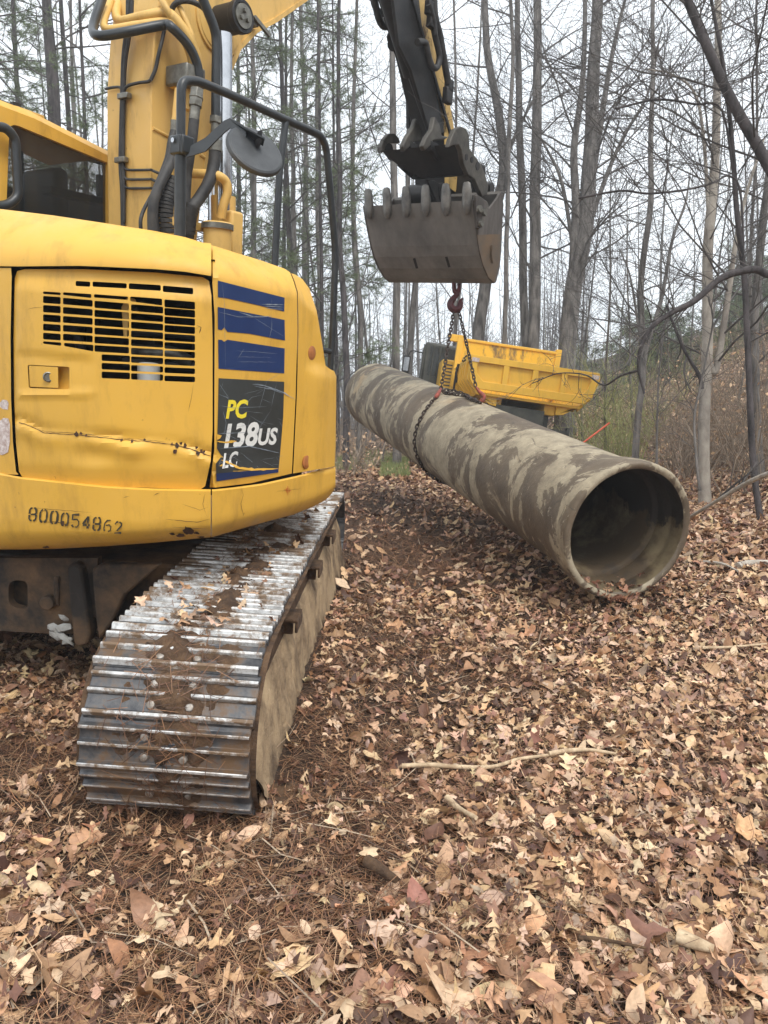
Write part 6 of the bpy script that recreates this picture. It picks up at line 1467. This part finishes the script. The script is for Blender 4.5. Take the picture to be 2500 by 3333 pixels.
# earth thrown against the end of the track and pipe mouth
def clod(name, c, s, seed, mat, label=None, parent=None, sq=(1, 1, .5)):
    import bmesh as _b
    b_ = _b.new(); _b.ops.create_icosphere(b_, subdivisions=4, radius=1); vs = []
    for v in b_.verts:
        d = v.co.normalized(); k = 1+.35*noise.noise(d*1.6+V((seed, 0, 0)))+.18*noise.noise(d*5+V((0, seed, 0)))+.10*noise.noise(d*13+V((0, seed, 0))); vs.append(V(c)+V((d.x*sq[0], d.y*sq[1], d.z*sq[2]))*s*k)
    m_ = MB(); m_.add(vs, [tuple(v.index for v in f.verts) for f in b_.faces]); b_.free(); o = m_.build(name, mat, parent, 60)
    if label: tag(o, label, kind='stuff')
    return o
p = ghit(950, 2640); clod('soil_mound', V((p.x-.05, p.y+.12, p.z-.02)), .14, 1, 'mud', 'low mound of crumbled soil by the front corner of the track', None, (1.2, 1, .35))
# leaves and dirt lying on the track shoes
def track_top(u, l): 
    s = u*(TP[59][0]-TP[0][0]); q = TP[0][0]+s; h = TP[0][1]+(TP[59][1]-TP[0][1])*u; return et(tlat, q, h+.03)+TR*l
def on_track(n, seed, name, label, size, curl, l_s, pal=None):
    g = np.random.default_rng(seed); u = g.random(n)*.9; s_ = g.normal(0, l_s, n)
    P = [track_top(a, np.clip(b, -.31, .31)) for a, b in zip(u, s_)]; X = np.array([p.x for p in P]); Y = np.array([p.y for p in P]); Z = np.array([p.z for p in P]); it = {}
    import bisect
    o = scatter_leaves(name, X, Y, np.full(n, 1.0)*g.uniform(*size, n), pick(n, g), (0, 1, 3), label, .35, .01, None, seed, curl)
    return o, X, Y, Z
def on_surface(pts, name, label, size, seed, kinds=(0, 1, 3), curl=1.0, tilt=.4, cols=None):
    P = pts; X = np.array([p.x for p in P]); Y = np.array([p.y for p in P]); Zo = np.array([p.z for p in P]); g = np.random.default_rng(seed); n = len(P)
    global gz
    old = gz; ux, uy = -UE.x/UE.z, -UE.y/UE.z; k = [0]
    key = {(round(a, 6), round(b, 6)): c for a, b, c in zip(X, Y, Zo)}
    def f(x_, y_): return np.array([key[(round(float(a), 6), round(float(b), 6))] for a, b in zip(x_, y_)])
    o = scatter_leaves(name, X, Y, g.uniform(*size, n), pick(n, g) if cols is None else cols[g.integers(0, len(cols), n)], kinds, label, tilt, .01, f, seed, curl); return o
g = np.random.default_rng(77); n = 260; pts = [track_top(float(a), float(np.clip(b, -.3, .3))) for a, b in zip(g.random(n)*.92, g.normal(0, .12, n))]
on_surface(pts, 'fallen_leaves', 'dead leaves caught on top of the track shoes', (.03, .09), 5)
# clumps of dirt and needles along the middle of the shoes
m_ = MB(); r = random.Random(8)
def shoe_pt(s, l, h=.012):
    a, b = tp(s-.02), tp(s+.02); c = (a+b)/2; d = (b-a).normalized(); nn = V((-d.y, d.x)); c = c+nn*h; return et(tlat, c.x, c.y)+TR*l, (TF*d.x+UE*d.y), (TF*nn.x+UE*nn.y)
Lall = cum[-1]
ns, nl = 330, 60; rows = []
for i in range(ns):
    s = -.95+3.95*i/(ns-1); row = []
    for j in range(nl):
        l = -.325+.65*j/(nl-1); e = math.exp(-((l-.02)/.15)**2)*.9+.12+(.30 if s > 0 else 0)*math.exp(-((l-.02)/.3)**2)
        q = noise.noise(V((s*5.0, l*7.0, 2)))+.55*noise.noise(V((s*17, l*21, 5)))+.35*noise.noise(V((s*47, l*51, 9)))
        h = max(-.02, e*.040*(q+.62)-.012)
        row.append(shoe_pt(s, l, h)[0])
    rows.append(row)
m_.grid(rows)
o = m_.build('dirt_clumps', 'mud', None, 60); o['kind'] = 'stuff'; o['label'] = 'clumps of soil caked between the grouser bars of the track'
m_ = MB(); cols = []
for k in range(1300):
    s = -.95+r.random()*3.9; l = r.gauss(0, .10)
    if abs(l) > .32: continue
    c, d, nn = shoe_pt(s, l, .02+r.random()*.02); a = r.uniform(0, 3.14); v = (d*math.cos(a)+TR*math.sin(a)+nn*r.uniform(-.15, .25)).normalized()*r.uniform(.02, .06); w_ = v.cross(nn).normalized()*.0011; m_.add([c-v-w_, c-v+w_, c+v+w_, c+v-w_], [(0, 1, 2, 3)]); cols.append(npal[r.randrange(4)]*r.uniform(.4, .8))
o = m_.build('pine_needles', 'leaf', None, 0); setcols(o, np.array(cols)); o['kind'] = 'stuff'; o['label'] = 'pine needles matted on the track shoes'
# debris in and before the pipe mouth
pm = []
for k in range(90):
    t_ = abs(r.gauss(0, .12))-.10; a_ = r.gauss(0, .30); dn = (V((0, 0, -1))-PD*V((0, 0, -1)).dot(PD)).normalized(); sd = PD.cross(dn); p = PA+PD*t_+(dn*math.cos(a_)+sd*math.sin(a_))*(PRB-.05+(.03 if t_ < 0 else 0)); 
    p.z = max(p.z, gzf(p.x, p.y)+.02); pm.append(p)
on_surface(pm, 'fallen_leaves', 'reddish dead leaves heaped at the mouth of the pipe', (.03, .08), 15, cols=np.array([srgb(*c)[:3] for c in ((124, 82, 62), (150, 104, 78), (106, 70, 54), (170, 130, 100))]))
# thin damp air
hz = MB(); hz.box((0, 75, 10), V((1, 0, 0)), V((0, 1, 0)), V((0, 0, 1)), 240, 200, 36)
ho = hz.build('haze', [], None, 0); mh = bpy.data.materials.new('haze_air'); mh.use_nodes = True; nth = mh.node_tree; nth.nodes.clear()
oo = nth.nodes.new('ShaderNodeOutputMaterial'); pv = nth.nodes.new('ShaderNodeVolumePrincipled'); pv.inputs['Color'].default_value = (.93, .95, .97, 1); pv.inputs['Density'].default_value = .0034; pv.inputs['Anisotropy'].default_value = .2
nth.links.new(pv.outputs[0], oo.inputs['Volume']); ho.data.materials.append(mh); ho['kind'] = 'stuff'; ho['label'] = 'thin pale haze between the trees'
# ------------------------------------------------------------------ camera, sky, light
cam = bpy.data.cameras.new('camera'); co = bpy.data.objects.new('camera', cam); COL.objects.link(co); sc.camera = co
cam.sensor_fit = 'HORIZONTAL'; cam.sensor_width = 36; cam.lens = 36*F/2500; cam.clip_end = 2000; cam.clip_start = .05
co.location = CAM; co.rotation_euler = (math.pi/2-PITCH, 0, 0)
w = bpy.data.worlds.new('World'); sc.world = w; w.use_nodes = True; nt = w.node_tree
bg = nt.nodes['Background']; sky = nt.nodes.new('ShaderNodeTexSky'); sky.sky_type = 'NISHITA'; sky.sun_disc = False
sky.sun_elevation = math.radians(52); sky.sun_rotation = math.radians(150); sky.air_density = 1.0; sky.dust_density = 3
tcw = nt.nodes.new('ShaderNodeTexCoord'); nz = nt.nodes.new('ShaderNodeTexNoise'); nz.inputs['Scale'].default_value = 2.2; nz.inputs['Detail'].default_value = 5
nt.links.new(tcw.outputs['Generated'], nz.inputs['Vector'])
rp = nt.nodes.new('ShaderNodeValToRGB'); rp.color_ramp.elements[0].color = (7.6, 8.2, 8.8, 1); rp.color_ramp.elements[1].color = (9.4, 9.8, 10.1, 1)
rp.color_ramp.elements[0].position = .3; rp.color_ramp.elements[1].position = .7
nt.links.new(nz.outputs['Fac'], rp.inputs[0])
mx = nt.nodes.new('ShaderNodeMix'); mx.data_type = 'RGBA'; mx.inputs[0].default_value = .9
nt.links.new(sky.outputs[0], mx.inputs[6]); nt.links.new(rp.outputs[0], mx.inputs[7]); nt.links.new(mx.outputs[2], bg.inputs['Color'])
bg.inputs['Strength'].default_value = .112
sl = bpy.data.lights.new('sun', 'SUN'); sl.energy = 1.5; sl.angle = math.radians(20); sl.color = (1, .96, .9)
so = bpy.data.objects.new('sun', sl); COL.objects.link(so); so.location = (5, -5, 20)
so.rotation_euler = V((-math.sin(math.radians(150))*math.cos(math.radians(52)), -math.cos(math.radians(150))*math.cos(math.radians(52)), -math.sin(math.radians(52)))).to_track_quat('-Z', 'Y').to_euler()
sc.view_settings.view_transform = 'Standard'; sc.view_settings.look = 'None'; sc.view_settings.exposure = .80; sc.view_settings.gamma = 1
sc.render.engine = 'CYCLES'; sc.cycles.max_bounces = 5; sc.cycles.diffuse_bounces = 3; sc.cycles.transparent_max_bounces = 6
sc.cycles.use_denoising = True
